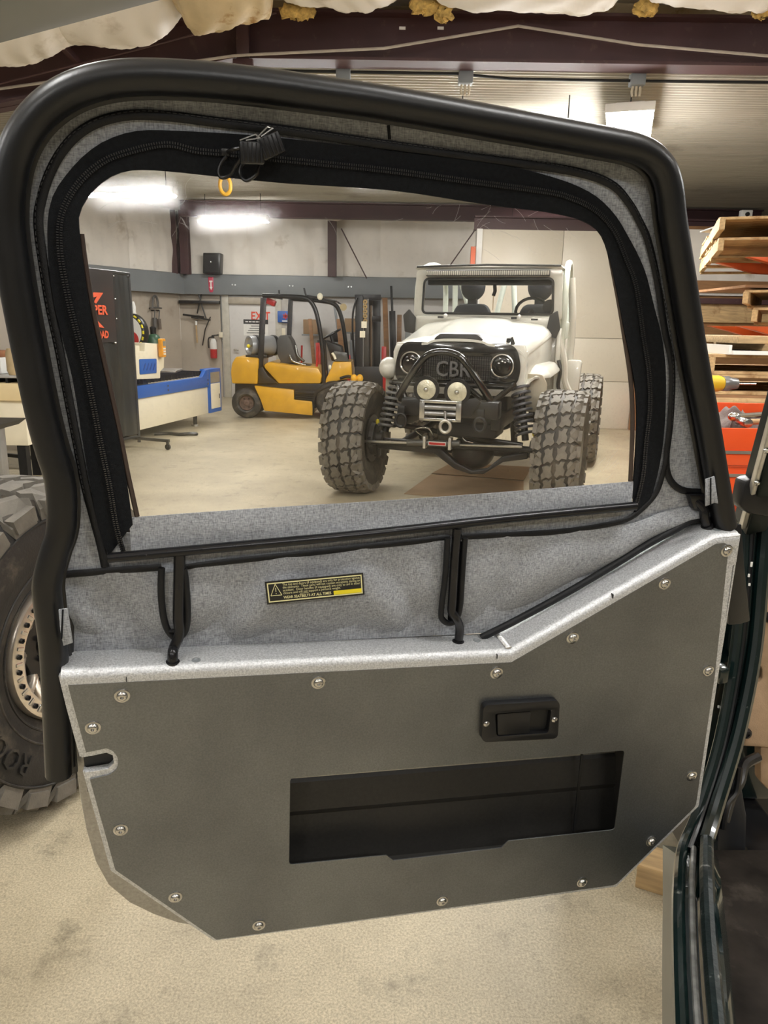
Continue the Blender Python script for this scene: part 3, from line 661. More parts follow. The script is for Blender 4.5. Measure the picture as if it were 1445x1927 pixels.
# crystal vinyl pane
def vinyl_mat():
    m, nt, p, N, L = new_mat('clear_vinyl_scratched'); tc = N('ShaderNodeTexCoord'); out = nt.nodes['Material Output']; nt.nodes.remove(p)
    tr = N('ShaderNodeBsdfTransparent'); tr.inputs[0].default_value = (.97, .965, .95, 1)
    gl = N('ShaderNodeBsdfGlossy'); gl.inputs['Roughness'].default_value = .06
    fz = N('ShaderNodeFresnel'); fz.inputs[0].default_value = 1.32; big = N('ShaderNodeTexNoise'); big.inputs['Scale'].default_value = 9; L(tc.outputs['Object'], big.inputs[0])
    bp = N('ShaderNodeBump'); bp.inputs['Strength'].default_value = .25; bp.inputs['Distance'].default_value = .01; L(big.outputs['Fac'], bp.inputs['Height']); L(bp.outputs[0], gl.inputs['Normal'])
    m1 = N('ShaderNodeMixShader'); L(fz.outputs[0], m1.inputs[0]); L(tr.outputs[0], m1.inputs[1]); L(gl.outputs[0], m1.inputs[2])
    # forward scatter of worn plastic: gives halos and sparkle round the lamps
    rf = N('ShaderNodeBsdfRefraction'); rf.inputs['IOR'].default_value = 1.12; rf.inputs['Roughness'].default_value = .30
    sp_ = N('ShaderNodeTexNoise'); sp_.inputs['Scale'].default_value = 420; sp_.inputs['Detail'].default_value = 2; L(tc.outputs['Object'], sp_.inputs[0])
    cr = N('ShaderNodeValToRGB'); cr.color_ramp.elements[0].position = .56; cr.color_ramp.elements[1].position = .72; cr.color_ramp.elements[0].color = (.075, .075, .075, 1); cr.color_ramp.elements[1].color = (.13, .13, .13, 1); L(sp_.outputs['Fac'], cr.inputs[0])
    pt = N('ShaderNodeTexNoise'); pt.inputs['Scale'].default_value = 6; pt.inputs['Detail'].default_value = 5; L(tc.outputs['Object'], pt.inputs[0])
    mu = N('ShaderNodeMath'); mu.operation = 'MULTIPLY'; L(cr.outputs[0], mu.inputs[0]); L(pt.outputs['Fac'], mu.inputs[1])
    m2 = N('ShaderNodeMixShader'); L(mu.outputs[0], m2.inputs[0]); L(m1.outputs[0], m2.inputs[1]); L(rf.outputs[0], m2.inputs[2])
    L(m2.outputs[0], out.inputs['Surface'])
    return m
VIN = vinyl_mat()
pane = [tuple(wc + (V(p) - wc) * 1.03) for p in fi]
def grow(P, k): return [tuple(wc + (V(p) - wc) * k) for p in P]
o = MB().prism(grow(fi, 1.03) , .0488, .0492).build('clear_window', VIN, up, smooth=0); o['label'] = 'scratched clear vinyl window'
# scratches: hair-thin raised arcs on the face of the vinyl
sc_m = MB(); rs = random.Random(11)
def scratch(px, py, ln, ang, bend):
    c = DF.at(px, py, .0487); pts = []
    for i in range(7):
        s = (i / 6 - .5) * ln; pts.append(V((c.x + cos(ang) * s - sin(ang) * bend * (s / ln) ** 2 * ln, .0487, c.z + sin(ang) * s + cos(ang) * bend * (s / ln) ** 2 * ln)))
    sc_m.tube(pts, .00012, 4)
for _ in range(16): scratch(rs.gauss(300, 70), rs.uniform(340, 430), rs.uniform(.006, .022), rs.uniform(-1, 2.2), rs.uniform(-.8, .8))
for _ in range(16): scratch(rs.gauss(850, 90), rs.uniform(385, 430), rs.uniform(.006, .026), rs.uniform(.2, 1.3), rs.uniform(-.5, .5))
for _ in range(12): scratch(rs.uniform(620, 1100), rs.uniform(400, 480), rs.uniform(.006, .03), rs.uniform(-1.1, -.3), rs.uniform(-.5, .5))
for _ in range(8): scratch(rs.uniform(1110, 1160), rs.uniform(855, 900), rs.uniform(.01, .03), rs.uniform(.7, 1.1), .1)
for a_ in ((1098, 596, .008, .4, .3), (250, 415, .05, .05, -.3), (1075, 440, .02, -.6, .2), (1012, 432, .026, -.9, .3), (340, 385, .02, .6, .6)): scratch(*a_)
o = sc_m.build('scratches', M('vinyl_scratch', (.55, .53, .50), .35), up); o['kind'] = 'stuff'
# vinyl edge showing just inside the zipper tape, down the left and right sides
strip('window_edge', [(258, 972), (240, 890), (222, 800), (198, 690), (176, 590), (161, 500), (153, 440)], .006, .0480, M('brown_vinyl_edge', (.05, .035, .03), .25))
strip('window_edge', [(1148, 480), (1163, 560), (1176, 640), (1187, 720), (1190, 800), (1186, 905)], .007, .0480, M('brown_vinyl_edge', (.05, .035, .03), .25))
# fabric strip along the lower window edge, hanging loose in front of the pane
tp = smooth_path(d3([(243, 974), (500, 956), (760, 940), (1000, 922), (1192, 906)], .0465), 6); bt = smooth_path(d3([(247, 1036), (500, 1015), (760, 996), (1000, 976), (1186, 960)], .0425), 6)
def wsf(a, b):
    n = len(tp) - 1; i = a * n; k = min(int(i), n - 1); p = tp[k].lerp(tp[k + 1], i - k); q = bt[k].lerp(bt[k + 1], i - k); r = p.lerp(q, b); r.y -= .0025 * sin(a * 9) * sin(b * 3); return r
MB().grid(wsf, 40, 8, (0, .0012, 0)).build('window_hem', FABRIC, up)
# lower fabric flap, catching the light, creased round the pins
tl_ = d3([(119, 1083), (304, 1071), (350, 1070), (560, 1045), (780, 1021), (868, 1013), (1116, 996), (1190, 985), (1240, 965), (1290, 955), (1330, 950)], .0455)
bl_ = d3([(137, 1226), (310, 1219), (360, 1217), (560, 1208), (800, 1197), (905, 1191), (1060, 1114), (1150, 1064), (1215, 1027), (1290, 986), (1335, 984)], .0575)
def resamp(P, n):
    L = [0]
    for a, b in zip(P[:-1], P[1:]): L.append(L[-1] + (b - a).length)
    out = []
    for i in range(n + 1):
        s = L[-1] * i / n; j = max(q for q in range(len(L) - 1) if L[q] <= s + 1e-9); out.append(P[j].lerp(P[j + 1], (s - L[j]) / max(1e-9, L[j + 1] - L[j])))
    return out
def knot(P, n):
    out = []
    for a, b in zip(P[:-1], P[1:]): out += [a.lerp(b, i / n) for i in range(n)]
    return out + [P[-1]]
tA, bA = knot(tl_, 9), knot(bl_, 9)
def lff(a, b):
    i = round(a * (len(tA) - 1)); p, q = tA[i], bA[i]; r = p.lerp(q, b)
    ed = min(1, i / 8) ** 2; y = -.013 * sin(pi * b) * ed
    for cx in (DF.xz(330, 1150, .04)[0], DF.xz(858, 1120, .04)[0]):
        dx = r.x - cx; s = 1 if dx > 0 else -1
        y += .009 * math.exp(-((abs(dx) - .035 - .07 * (1 - b)) / .016) ** 2) * sin(pi * b) - .006 * math.exp(-((abs(dx) - .075 - .08 * (1 - b)) / .022) ** 2) * sin(pi * b)
    y += .002 * sin(r.x * 60 + 4 * b)
    r.y += y; return r
MB().grid(lff, len(tA) - 1, 16, (0, .0012, 0)).build('lower_flap', FABRIC, up)
strip('binding', [(905, 1200), (964, 1171), (1064, 1117), (1154, 1064), (1219, 1024), (1264, 1000), (1302, 979), (1332, 974)], .011, .041, th=.005)
# pockets of binding around the pins
strip('pin_binding', [(304, 1069), (303, 1110), (306, 1150), (313, 1180), (325, 1197), (340, 1198), (350, 1183), (353, 1150), (350, 1100), (346, 1070)], .0085, .032, th=.004)
strip('pin_binding', [(842, 1012), (838, 1080), (830, 1150), (833, 1166), (845, 1173), (858, 1166), (866, 1140), (870, 1080), (875, 1012)], .0085, .030, th=.004)
MB().prism(dl([(310, 1072), (345, 1072), (350, 1150), (340, 1192), (325, 1192), (312, 1160)], .046), .0375, .0385).build('pin_slot_backing', FABRIC, up)
MB().prism(dl([(846, 1014), (868, 1014), (862, 1130), (852, 1165), (838, 1160)], .046), .0355, .0365).build('pin_slot_backing', TAPE, up)
# steel rod and the pins that drop into the half door
RODM = M('black_satin_rod', (.020, .020, .022), .25, .5, .1, 40)
rod = MB().tube(smooth_path(d3([(203, 1050), (420, 1030), (700, 1004), (950, 976), (1196, 952)], .030), 4), .0062, 12).build('rod', RODM, up)
def pin(px, rr=.0072):
    pts = [DF.at(x, y, d) for x, y, d in px]; MB().tube(smooth_path(pts, 6), rr, 12).build('pin', RODM, up, smooth=60)
q, t, n = on_flange(325, 1244); pin([(338, 1042, .032), (337, 1100, .032), (336, 1160, .031), (338, 1186, .030), (333, 1205, .028)], .0072)
MB().tube(smooth_path([DF.at(338, 1178, .030), DF.at(335, 1200, .028), DF.at(327, 1220, .026), q + n * .008, q - n * .03], 6), .0066, 12).build('pin', RODM, up, smooth=60)
q, t, n = on_flange(862, 1206); MB().tube(smooth_path([DF.at(860, 994, .031), DF.at(855, 1060, .030), DF.at(851, 1130, .028), DF.at(850, 1150, .027), DF.at(857, 1162, .027), q + n * .018, q - n * .03], 6), .0062, 12).build('pin', RODM, up, smooth=60)
q, t, n = on_flange(1330, 988); MB().tube(smooth_path([DF.at(1300, 938, .043), DF.at(1312, 945, .038), DF.at(1324, 958, q.y + .002), q + n * .012, q - n * .03], 6), .0068, 12).build('pin', RODM, up, smooth=60)
MB().prism(dl([(1290, 928), (1326, 928), (1322, 948), (1312, 957), (1298, 955), (1293, 940)], .044), .034, .046).build('pin_bracket', BLACKM, up, bev=.002)
MB().tube(d3([(318, 1188), (338, 1187)], .030), .003, 8).build('pin_cross_bar', RODM, up)
# grey fabric tabs over the seal
for pts in ([(112, 1142), (129, 1139), (139, 1204), (121, 1210), (115, 1180)], [(1321, 899), (1338, 893), (1345, 945), (1338, 943), (1321, 950)]):
    P_ = d3(pts, .012); MB().prism([(p.x, p.z) for p in P_], .004, .0065).build('fabric_tab', FABRIC, up, bev=.001)
    a, b = (P_[0] + P_[1]) / 2, (P_[-1] + P_[-2]) / 2 if len(P_) > 4 else (P_[2] + P_[3]) / 2
    MB().tube([a + V((0, -.009, 0)), b + V((0, -.009, 0))], .001, 6).build('tab_crease', TAPE, up)
strip('seam', [(731, 236), (733, 262)], .0035, .0485)
# warning label
LQ = dl([(497, 1091), (682, 1074), (684, 1115), (502, 1133)], .033); lo_, lx = V(LQ[3]), (V(LQ[2]) - V(LQ[3])); lz = (V(LQ[0]) - V(LQ[3])); LW, LH = lx.length, lz.length
def LP(x, y, d=0.0):  # label units: x 0..1, y 0..1
    q = lo_ + lx * x + lz * y; return V((q.x, .0268 - d, q.y))
def lrect(m, x0, x1, y0, y1, d0, d1): m.add([LP(x, y, d) for d in (d0, d1) for x, y in ((x0, y0), (x1, y0), (x1, y1), (x0, y1))], [(0, 1, 2, 3), (4, 5, 6, 7), (0, 1, 5, 4), (1, 2, 6, 5), (2, 3, 7, 6), (3, 0, 4, 7)])
LBK = M('label_black', (.008, .008, .008), .4); LYE = M('label_cream', (.80, .76, .42), .5, 0, .02); LY2 = M('label_yellow', (.85, .72, .02), .5, 0, .02)
m = MB(); lrect(m, 0, 1, 0, 1, 0, .0006); lab = m.build('warning_label', LBK, up, smooth=0); lab['label'] = 'black and yellow warning label'
m = MB(); bw = .012; bh = bw * LW / LH; i0, j0 = .018, .018 * LW / LH
for r in ((i0, 1 - i0, j0, j0 + bh), (i0, 1 - i0, 1 - j0 - bh, 1 - j0), (i0, i0 + bw, j0, 1 - j0), (1 - i0 - bw, 1 - i0, j0, 1 - j0)): lrect(m, *r, .0006, .0008)
m.build('label_border', LYE, lab, smooth=0)
m = MB(); lrect(m, .68, .972, .13, .31, .0006, .0008); m.build('label_bar', LY2, lab, smooth=0)
m = MB(); tri = [(.045, .36), (.155, .36), (.100, .86)]
for i in range(3):
    a, b = LP(*tri[i], .0008), LP(*tri[(i + 1) % 3], .0008); m.bar(a, b, .0007, .0004, up=(0, 1, 0))
a, b = LP(.100, .52, .0008), LP(.100, .70, .0008); m.bar(a, b, .0008, .0004, up=(0, 1, 0)); m.sphere(LP(.100, .44, .0008), .0006, 6, 4)
m.build('warning_triangle', LYE, lab, smooth=0)
m = MB()
def lt(s, x, y, w, h, bold=0.0):
    """fit a line of text to width w (label units)"""
    t_ = MB().text(s, 1.0, lambda a, b, c: V((a, b, c)), bold=bold); mx = max(v[0] for v in t_.v); mb_ = MB()
    mb_.v = [tuple(LP(x + v[0] / mx * w, y + v[1] * h, .0008)) for v in t_.v]; mb_.f = t_.f; m.add([V(v) for v in mb_.v], mb_.f)
lt('The top and doors (if equipped) are only for protection against', .17, .76, .79, .145)
lt('the elements.  These parts will not contain occupants during an', .17, .635, .79, .145)
lt('accident.  Door handles (if equipped) are only to aid in door', .17, .51, .79, .145)
lt("closure and will not support a person's weight.", .17, .385, .585, .145)
lt('WEAR SEATBELTS AT ALL TIMES', .17, .185, .485, .165, .02)
lrect(m, .338, .425, .345, .355, .0007, .0008)
m.build('label_text', LYE, lab, smooth=0, recalc=False)
# zip pulls: slider, cord loop, plastic cord end
def zip_pull(s_px, loop, endc, rot, name='zip_pull'):
    s = DF.at(*s_px, .040); sl_ = MB().box((s.x, .0395, s.z), (.009, .006, .008)).build('zip_slider', BLACKM, up, bev=.0015)
    MB().tube(smooth_path([DF.at(x, y, d) for x, y, d in loop], 6), .0019, 8).build('pull_cord', BLACKM, sl_)
    c = DF.at(*endc, .018); R_ = Matrix.Rotation(rot, 3, 'Y')
    MB().box(c, (.025, .012, .021), R_).build('cord_end', BLACKM, sl_, bev=.002)
    g_ = MB()
    for i in range(5): g_.box(c + R_ @ V((-.009 + .0045 * i, -.006, 0)), (.0014, .002, .018), R_)
    g_.build('cord_end_ribs', BLACKM, sl_)
    MB().tube([c + R_ @ V((-.012, -.002, .011)), c + R_ @ V((.004, -.004, .017)), c + R_ @ V((.009, -.004, .014)), c + R_ @ V((-.006, -.004, .011))], .0010, 6).build('wire_clip', BRIGHT, sl_)
zip_pull((424, 287), [(428, 286, .03), (440, 281, .022), (462, 280, .018), (456, 294, .02), (445, 310, .024), (432, 330, .03), (416, 334, .034), (411, 322, .036), (417, 305, .037), (426, 294, .036)], (474, 288), -.02)
zip_pull((487, 296), [(490, 300, .03), (488, 312, .028), (482, 328, .028), (465, 340, .030), (454, 332, .034), (452, 318, .036), (460, 306, .036), (470, 300, .034)], (509, 275), -.42)
# ------------------------------------------------------------------ tyres
def carcass(R, rr, W, n=48):
    h = W / 2; pr = [(-h * .72, rr), (-h * .80, rr + .012), (-h * .98, rr + (R - rr) * .42), (-h * .97, rr + (R - rr) * .70), (-h * .86, R - .030), (-h * .6, R - .020), (0, R - .016), (h * .6, R - .020), (h * .86, R - .030), (h * .97, rr + (R - rr) * .70), (h * .98, rr + (R - rr) * .42), (h * .80, rr + .012), (h * .72, rr)]
    return MB().lathe(pr, (0, 0, 0), (1, 0, 0), n, closed=True)
BLK = [[(.50, .06), (.60, .00), (.76, .05), (.88, .00), (1.03, .03), (1.03, .40), (.9, .45), (.78, .40), (.66, .46), (.54, .36), (.58, .22)],
       [(.58, .55), (.70, .50), (.84, .55), (1.03, .50), (1.03, .90), (.86, .94), (.76, .90), (.64, .96), (.60, .80), (.66, .68)],
       [(.03, .12), (.14, .02), (.27, .10), (.42, .04), (.46, .20), (.38, .33), (.44, .46), (.28, .50), (.20, .42), (.07, .48), (.10, .28)],
       [(.05, .62), (.18, .54), (.30, .60), (.50, .54), (.52, .70), (.42, .80), (.48, .94), (.30, .96), (.18, .90), (.08, .96), (.12, .76)]]
def treads(R, rr, W, np_, depth=.028, sub=1):
    m = MB(); h = W / 2; sk = .20
    def P(w_, s, top):
        aw = abs(w_); r = R - .016 * aw ** 3 - (0 if top else depth + .004); x = w_ * h
        if aw > 1.0: r -= .035; x = math.copysign(h * .985, w_)
        an = s / np_ * 2 * pi; return V((x, sin(an) * r, cos(an) * r))
    for k in range(np_):
        for sd in (1, -1):
            for b in BLK:
                off = k + (0 if sd > 0 else .5); c = (sum(p[0] for p in b) / len(b), sum(p[1] for p in b) / len(b)); n = len(b)
                top = [P(sd * p[0], off + p[1] + sk * sd * min(p[0], .8), True) for p in b]
                bot = [P(sd * (c[0] + (p[0] - c[0]) * 1.06), off + c[1] + (p[1] - c[1]) * 1.06 + sk * sd * min(p[0], .8), False) for p in b]
                if sd * 1 < 0: top, bot = top[::-1], bot[::-1]
                m.add(top + bot, [tuple(range(n))] + [(i, i + n, (i + 1) % n + n, (i + 1) % n) for i in range(n)])
            # shoulder lugs running down the sidewall
            for b0, b1 in ((.06, .40), (.56, .90)):
                off = k + (0 if sd > 0 else .5) + sk * sd * .8; q = []
                for rr_, tk in ((R - .03, .010), (R - .075, .008)):
                    for s in (b0, b1):
                        an = (off + s) / np_ * 2 * pi
                        for xx in (h * .80, h * .985 + tk): q.append(V((sd * xx, sin(an) * rr_, cos(an) * rr_)))
                m.add(q, [(0, 1, 3, 2), (4, 6, 7, 5), (0, 4, 5, 1), (2, 3, 7, 6), (1, 5, 7, 3), (0, 2, 6, 4)])
    return m

# ------------------------------------------------------------------ the tall loose wheel standing behind the door on the left
wc0 = atZ(92, 1528, 0)
BW = thing('off_road_wheel', 'tall mud tyre with machined beadlock wheel on the floor behind the door, left edge', 'wheel', (-1.13, 2.2, .515), 0)
BW.rotation_euler = (0, 0, rad(-18))
R, RR, WD = .515, .225, .36
ty = carcass(R, RR, WD, 72).build('tyre', TYRE, BW, smooth=60)
treads(R, RR, WD, 12).build('tread_lugs', TREAD, ty, smooth=0)
for rr_ in (.262, .300, .425): MB().tube([(WD / 2 * (.93 if rr_ < .29 else .99), sin(a * pi / 36) * rr_, cos(a * pi / 36) * rr_) for a in range(72)], .004, 6, closed=True).build('sidewall_rib', TYRE, ty)
tx = MB()
def swt(x, y, z, a0=rad(143)):   # lettering bent round the sidewall, tops outward
    r = .335 + y; an = a0 - x / .36; return V((WD / 2 * .985 + .004 + z, sin(an) * r * -1, cos(an) * r))
tx.text('ROCK', .085, swt, ext=.003, sx=1.0); tx.build('raised_lettering', TYRE, ty, smooth=0)
rim = MB().lathe([(.10, .232), (.150, .232), (.160, .226), (.162, .218), (.162, .186), (.156, .180), (.130, .176), (.10, .176)], (0, 0, 0), (1, 0, 0), 64, closed=True).build('beadlock_ring', MACH, BW, smooth=40)
MB().lathe([(-.16, .21), (.13, .190), (.13, .182), (-.16, .20)], (0, 0, 0), (1, 0, 0), 48, closed=True).build('rim_barrel', DKMET, BW, smooth=40)
hx = MB().lathe([(0, .0085), (.007, .0085), (.008, .006), (.004, .0045), (.004, 0)], (0, 0, 0), (1, 0, 0), 6).mesh('ring_bolt', DKMET, smooth=0)
nt_ = MB().box((0, 0, 0), (.010, .011, .024)).mesh('ring_pad', BRIGHT, smooth=0, bev=.002)
for k in range(28):
    an = 2 * pi * k / 28
    o = bpy.data.objects.new('ring_bolt', hx); COL.objects.link(o); o.parent = rim; o.location = (.162, sin(an) * .206, cos(an) * .206)
    a2 = an + pi / 28; o = bpy.data.objects.new('ring_pad', nt_); COL.objects.link(o); o.parent = rim; o.location = (.1605, sin(a2) * .204, cos(a2) * .204); o.rotation_euler = (-a2, 0, 0)
for k in range(8):
    a0 = 2 * pi * k / 8; m = MB()
    for s in (-1, 1):
        pts = [V((.080, sin(a0) * .115, cos(a0) * .115)), V((.105, sin(a0 + s * .08) * .145, cos(a0 + s * .08) * .145)), V((.135, sin(a0 + s * .24) * .180, cos(a0 + s * .24) * .180))]
        m.tube(pts, [.020, .015, .016], 8, ref=(1, 0, 0))
    m.build('spoke', MACH, BW, smooth=60)
MB().lathe([(.03, .125), (.085, .125), (.098, .115), (.098, .07), (.08, .06), (.08, 0)], (0, 0, 0), (1, 0, 0), 32).build('hub_centre', BLACKM, BW, smooth=40)
MB().lathe([(.078, .04), (.118, .04), (.124, .034), (.124, .022), (.112, .018), (.112, 0)], (0, 0, 0), (1, 0, 0), 24).build('centre_cap', DKMET, BW, smooth=40)
for k in range(6):
    an = 2 * pi * k / 6; MB().lathe([(.085, .011), (.112, .009), (.112, 0)], (0, sin(an) * .066, cos(an) * .066), (1, 0, 0), 6).build('lug_nut', DARKS, BW, smooth=0)

# ------------------------------------------------------------------ the green vehicle at the right edge: body opening, sill, dash
TUB = thing('green_vehicle_body', 'dark green vehicle body at the right edge: door opening, chipped sill and tan dash', 'vehicle', (.62, 1.1, .0))
def TP(px, py, Y): return atY(px, py, Y) - V((.62, 1.1, 0))
def TZ(px, py, z): return atZ(px, py, z) - V((.62, 1.1, 0))
def facing(name, pts, Y, th, mat, bev=.004, parent=None, **k):
    P_ = [TP(x, y, Y) for x, y in pts]; return MB().prism([(p.x, p.z) for p in P_], Y - 1.1, Y - 1.1 + th).build(name, mat, parent or TUB, bev=bev, **k)
def loft(name, A, B, th, mat, bev=0, per=5, parent=None):
    """skin between two 3-D polylines of equal count, thickened away from the viewer"""
    a, b = smooth_path(A, per), smooth_path(B, per); n = len(a) - 1
    return MB().grid(lambda s, t: a[round(s * n)].lerp(b[round(s * n)], t), n, 4, th).build(name, mat, parent or TUB, smooth=45, bev=bev)
# hinge pillar, seen in the gap between the door and the tan dash, running down into the sill
PL = [(1402, 985, 1.30), (1396, 1100, 1.28), (1380, 1250, 1.26), (1352, 1400, 1.22), (1312, 1530, 1.17), (1284, 1600, 1.12)]
SLz = [(1277, 1680, .66), (1278, 1800, .655), (1283, 1940, .65), (1290, 2150, .645)]
A1 = [TP(*p) for p in PL] + [TZ(*p) for p in SLz]
PR = [(1428, 985, 1.30), (1418, 1100, 1.28), (1404, 1250, 1.26), (1374, 1400, 1.22), (1335, 1530, 1.17), (1314, 1600, 1.12)]
SRz = [(1312, 1680, .665), (1316, 1800, .66), (1326, 1940, .655), (1345, 2150, .65)]
A2 = [TP(*p) for p in PR] + [TZ(*p) for p in SRz]
loft('door_opening_channel', A1, A2, (.05, .06, -.03), GREENP)
edge1 = MB().tube(smooth_path(A1, 6), .010, 10).build('outer_body_edge', GREENP, TUB)
A3 = [p + V((.012, .0, .022)) for p in A2]; MB().tube(smooth_path(A3[:6], 6), .013, 10).build('inner_flange', GREENP, TUB)
MB().tube(smooth_path(A3[5:], 8), .011, 10).build('sill_inner_edge', CHIP, TUB)
A4 = [p.lerp(q, .80) + V((-.004, -.002, .006)) for p, q in zip(A1, A2)]; MB().tube(smooth_path(A4[5:], 6), .005, 8).build('sill_seam', M('scratched_bare_edge', (.36, .36, .34), .35, .7, .4, 50), TUB)
A5 = [p.lerp(q, .45) + V((0, -.002, .004)) for p, q in zip(A1, A2)]; MB().tube(smooth_path(A5[:6], 6), .0055, 8).build('weatherstrip', RUBBER, TUB)
# inner wall of the pillar, going from the flange to the dash
B1 = [TP(1440, 985, 1.34), TP(1432, 1100, 1.34), TP(1420, 1250, 1.34), TP(1392, 1400, 1.32), TP(1358, 1530, 1.26), TP(1345, 1600, 1.20), TZ(1350, 1690, .69), TZ(1362, 1800, .68), TZ(1374, 1940, .67), TZ(1400, 2150, .665)]
loft('inner_pillar', A3, B1, (.03, .05, -.02), GREENP)
# rocker outside of the sill: its pale reflection is put into the colour
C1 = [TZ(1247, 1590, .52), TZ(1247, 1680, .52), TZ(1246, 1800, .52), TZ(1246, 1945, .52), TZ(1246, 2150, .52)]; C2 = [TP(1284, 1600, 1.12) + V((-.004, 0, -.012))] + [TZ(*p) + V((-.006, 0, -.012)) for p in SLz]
loft('rocker_panel', C1, C2, (.03, 0, -.005), M('green_rocker_sheen', (.085, .095, .08), .28, .3, .1, 3, aniso=(6, .4, 6)))
# cowl block above the pillar and the hinge blocks on it
facing('cowl_side', [(1402, 1000), (1398, 1120), (1384, 1240), (1420, 1260), (1470, 1240), (1470, 960), (1420, 955)], 1.36, .05, GREENP)
facing('hinge_block', [(1356, 1262), (1374, 1258), (1370, 1286), (1352, 1290)], 1.22, .03, GREENP)
mm = MB()
for px, py, s in ((1414, 1062, 8), (1409, 1083, 5), (1410, 1100, 4), (1333, 1462, 5), (1352, 1330, 4)): mm.box(TP(px, py, 1.255), (.003, .002, s * .0011))
mm.build('paint_chip', WHITEP, TUB)
# windscreen frame leaning back at the upper right
WA, WB = TP(1384, 985, 1.30), TP(1452, 735, 1.12)
MB().bar(WA + V((.026, 0, 0)), WB + V((.026, 0, 0)), .040, .05, up=(0, 1, 0)).build('windscreen_frame', M('dull_green_frame', (.004, .009, .009), .45, 0, .2, 9, spec=.25), TUB, bev=.006)
MB().bar(WA + V((.002, -.022, 0)), WB + V((.000, -.022, 0)), .009, .012, up=(0, 1, 0)).build('windscreen_edge', M('worn_bright_edge', (.55, .53, .48), .3, .6, .2, 30), TUB, bev=.002)
for t in (.18, .38, .62, .8):
    c = WA.lerp(WB, t); MB().sphere(c + V((.000, -.032, 0)), .005, 8, 6).build('frame_screw', BRIGHT, TUB)
facing('windscreen_hinge', [(1402, 905), (1450, 895), (1450, 975), (1412, 968), (1392, 955)], 1.22, .04, BLACKM, bev=.006)
facing('windscreen_pad', [(1425, 900), (1475, 780), (1490, 900), (1480, 980), (1440, 985)], 1.30, .03, DARKPL, bev=.006)
# tan dash end panel and its black fasteners
facing('dash_panel', [(1436, 1010), (1475, 1000), (1475, 1410), (1432, 1407), (1378, 1404), (1376, 1390), (1399, 1296), (1406, 1288), (1422, 1288), (1434, 1278), (1434, 1258), (1422, 1247), (1408, 1247), (1430, 1145)], 1.33, .02, TAN, bev=.005)['label'] = 'tan textured dash end panel'
facing('dash_lower', [(1431, 1405), (1475, 1405), (1475, 1492), (1445, 1487), (1431, 1472)], 1.35, .03, TAN, bev=.005)
for px, py, r in ((1414, 1268, .014), (1403, 1379, .011), (1447, 1161, .011)):
    MB().lathe([(0, r), (.004, r), (.009, r * .7), (.010, r * .35), (.007, r * .3), (.007, 0)], TP(px, py, 1.328), (0, -1, 0), 20).build('dash_bolt', BLACKM, TUB)
# kick panel, mat and floor of the footwell
facing('kick_panel', [(1372, 1455), (1398, 1480), (1408, 1540), (1405, 1650), (1385, 1720), (1350, 1745), (1344, 1640), (1352, 1540)], 1.24, .03, DARKPL, bev=.010)
facing('firewall', [(1380, 1390), (1500, 1390), (1500, 1960), (1345, 1960), (1345, 1560)], 1.62, .02, DARKS)
fw_ = [TZ(1345, 1600, .60), TZ(1500, 1600, .60), TZ(1500, 1960, .60), TZ(1372, 1960, .60)]
MB().prism([(p.x, p.y) for p in fw_], .56, .60, fn=lambda x, y, z: V((x, z, y))).build('floor_pan', M('dirty_floor_pan', (.022, .018, .015), .8, 0, .5, 12, .3, 24, spec=.1, dirt=(.05, .042, .035), dscale=9), TUB)
MB().tube(smooth_path([TP(1425, 1425, 1.30), TP(1400, 1440, 1.27), TP(1392, 1470, 1.24), TP(1375, 1500, 1.22), TP(1362, 1545, 1.20)], 6), .010, 8).build('wiring_sleeve', BLACKM, TUB)
MB().tube(smooth_path([TP(1392, 1445, 1.22), TP(1385, 1490, 1.21), TP(1368, 1515, 1.20), TP(1360, 1560, 1.19)], 6), .006, 8).build('wiring_sleeve', BLACKM, TUB)
# body below and ahead that carries the door opening (fender side, seen only past the door)
MB().bx(.02, .50, .30, 1.2, .52, .98).build('front_body', GREENP, TUB, bev=.02)
MB().bx(.10, .20, -.6, 1.4, .30, .52).build('chassis_rail', BLACKM, TUB, bev=.01)
for yy in (-.55, 1.3): MB().bx(.0, .3, yy, yy + .12, 0, .31).build('chassis_stand', DKMET, TUB, bev=.01)
# cribbing blocks on the floor under the sill
p = atZ(1213, 1694, 0)
o = MB().box((0, 0, .0375), (.20, .10, .075)).build('wooden_block', WOOD, bev=.003); o.location = p + V((.10, .05, 0)); o.rotation_euler = (0, 0, rad(-25)); tag(o, 'short tan wooden block on the floor under the green sill', 'block')
p = atZ(1180, 1668, 0)
o = MB().box((0, 0, .09), (.34, .16, .18)).build('pale_wrapped_block', M('pale_wrapped_block', (.50, .47, .38), .7, 0, .2, 30, .2, 60), bev=.006); o.location = p + V((.17, .22, 0)); o.rotation_euler = (0, 0, rad(-12)); tag(o, 'pale wrapped block on the floor behind the wooden block', 'block')
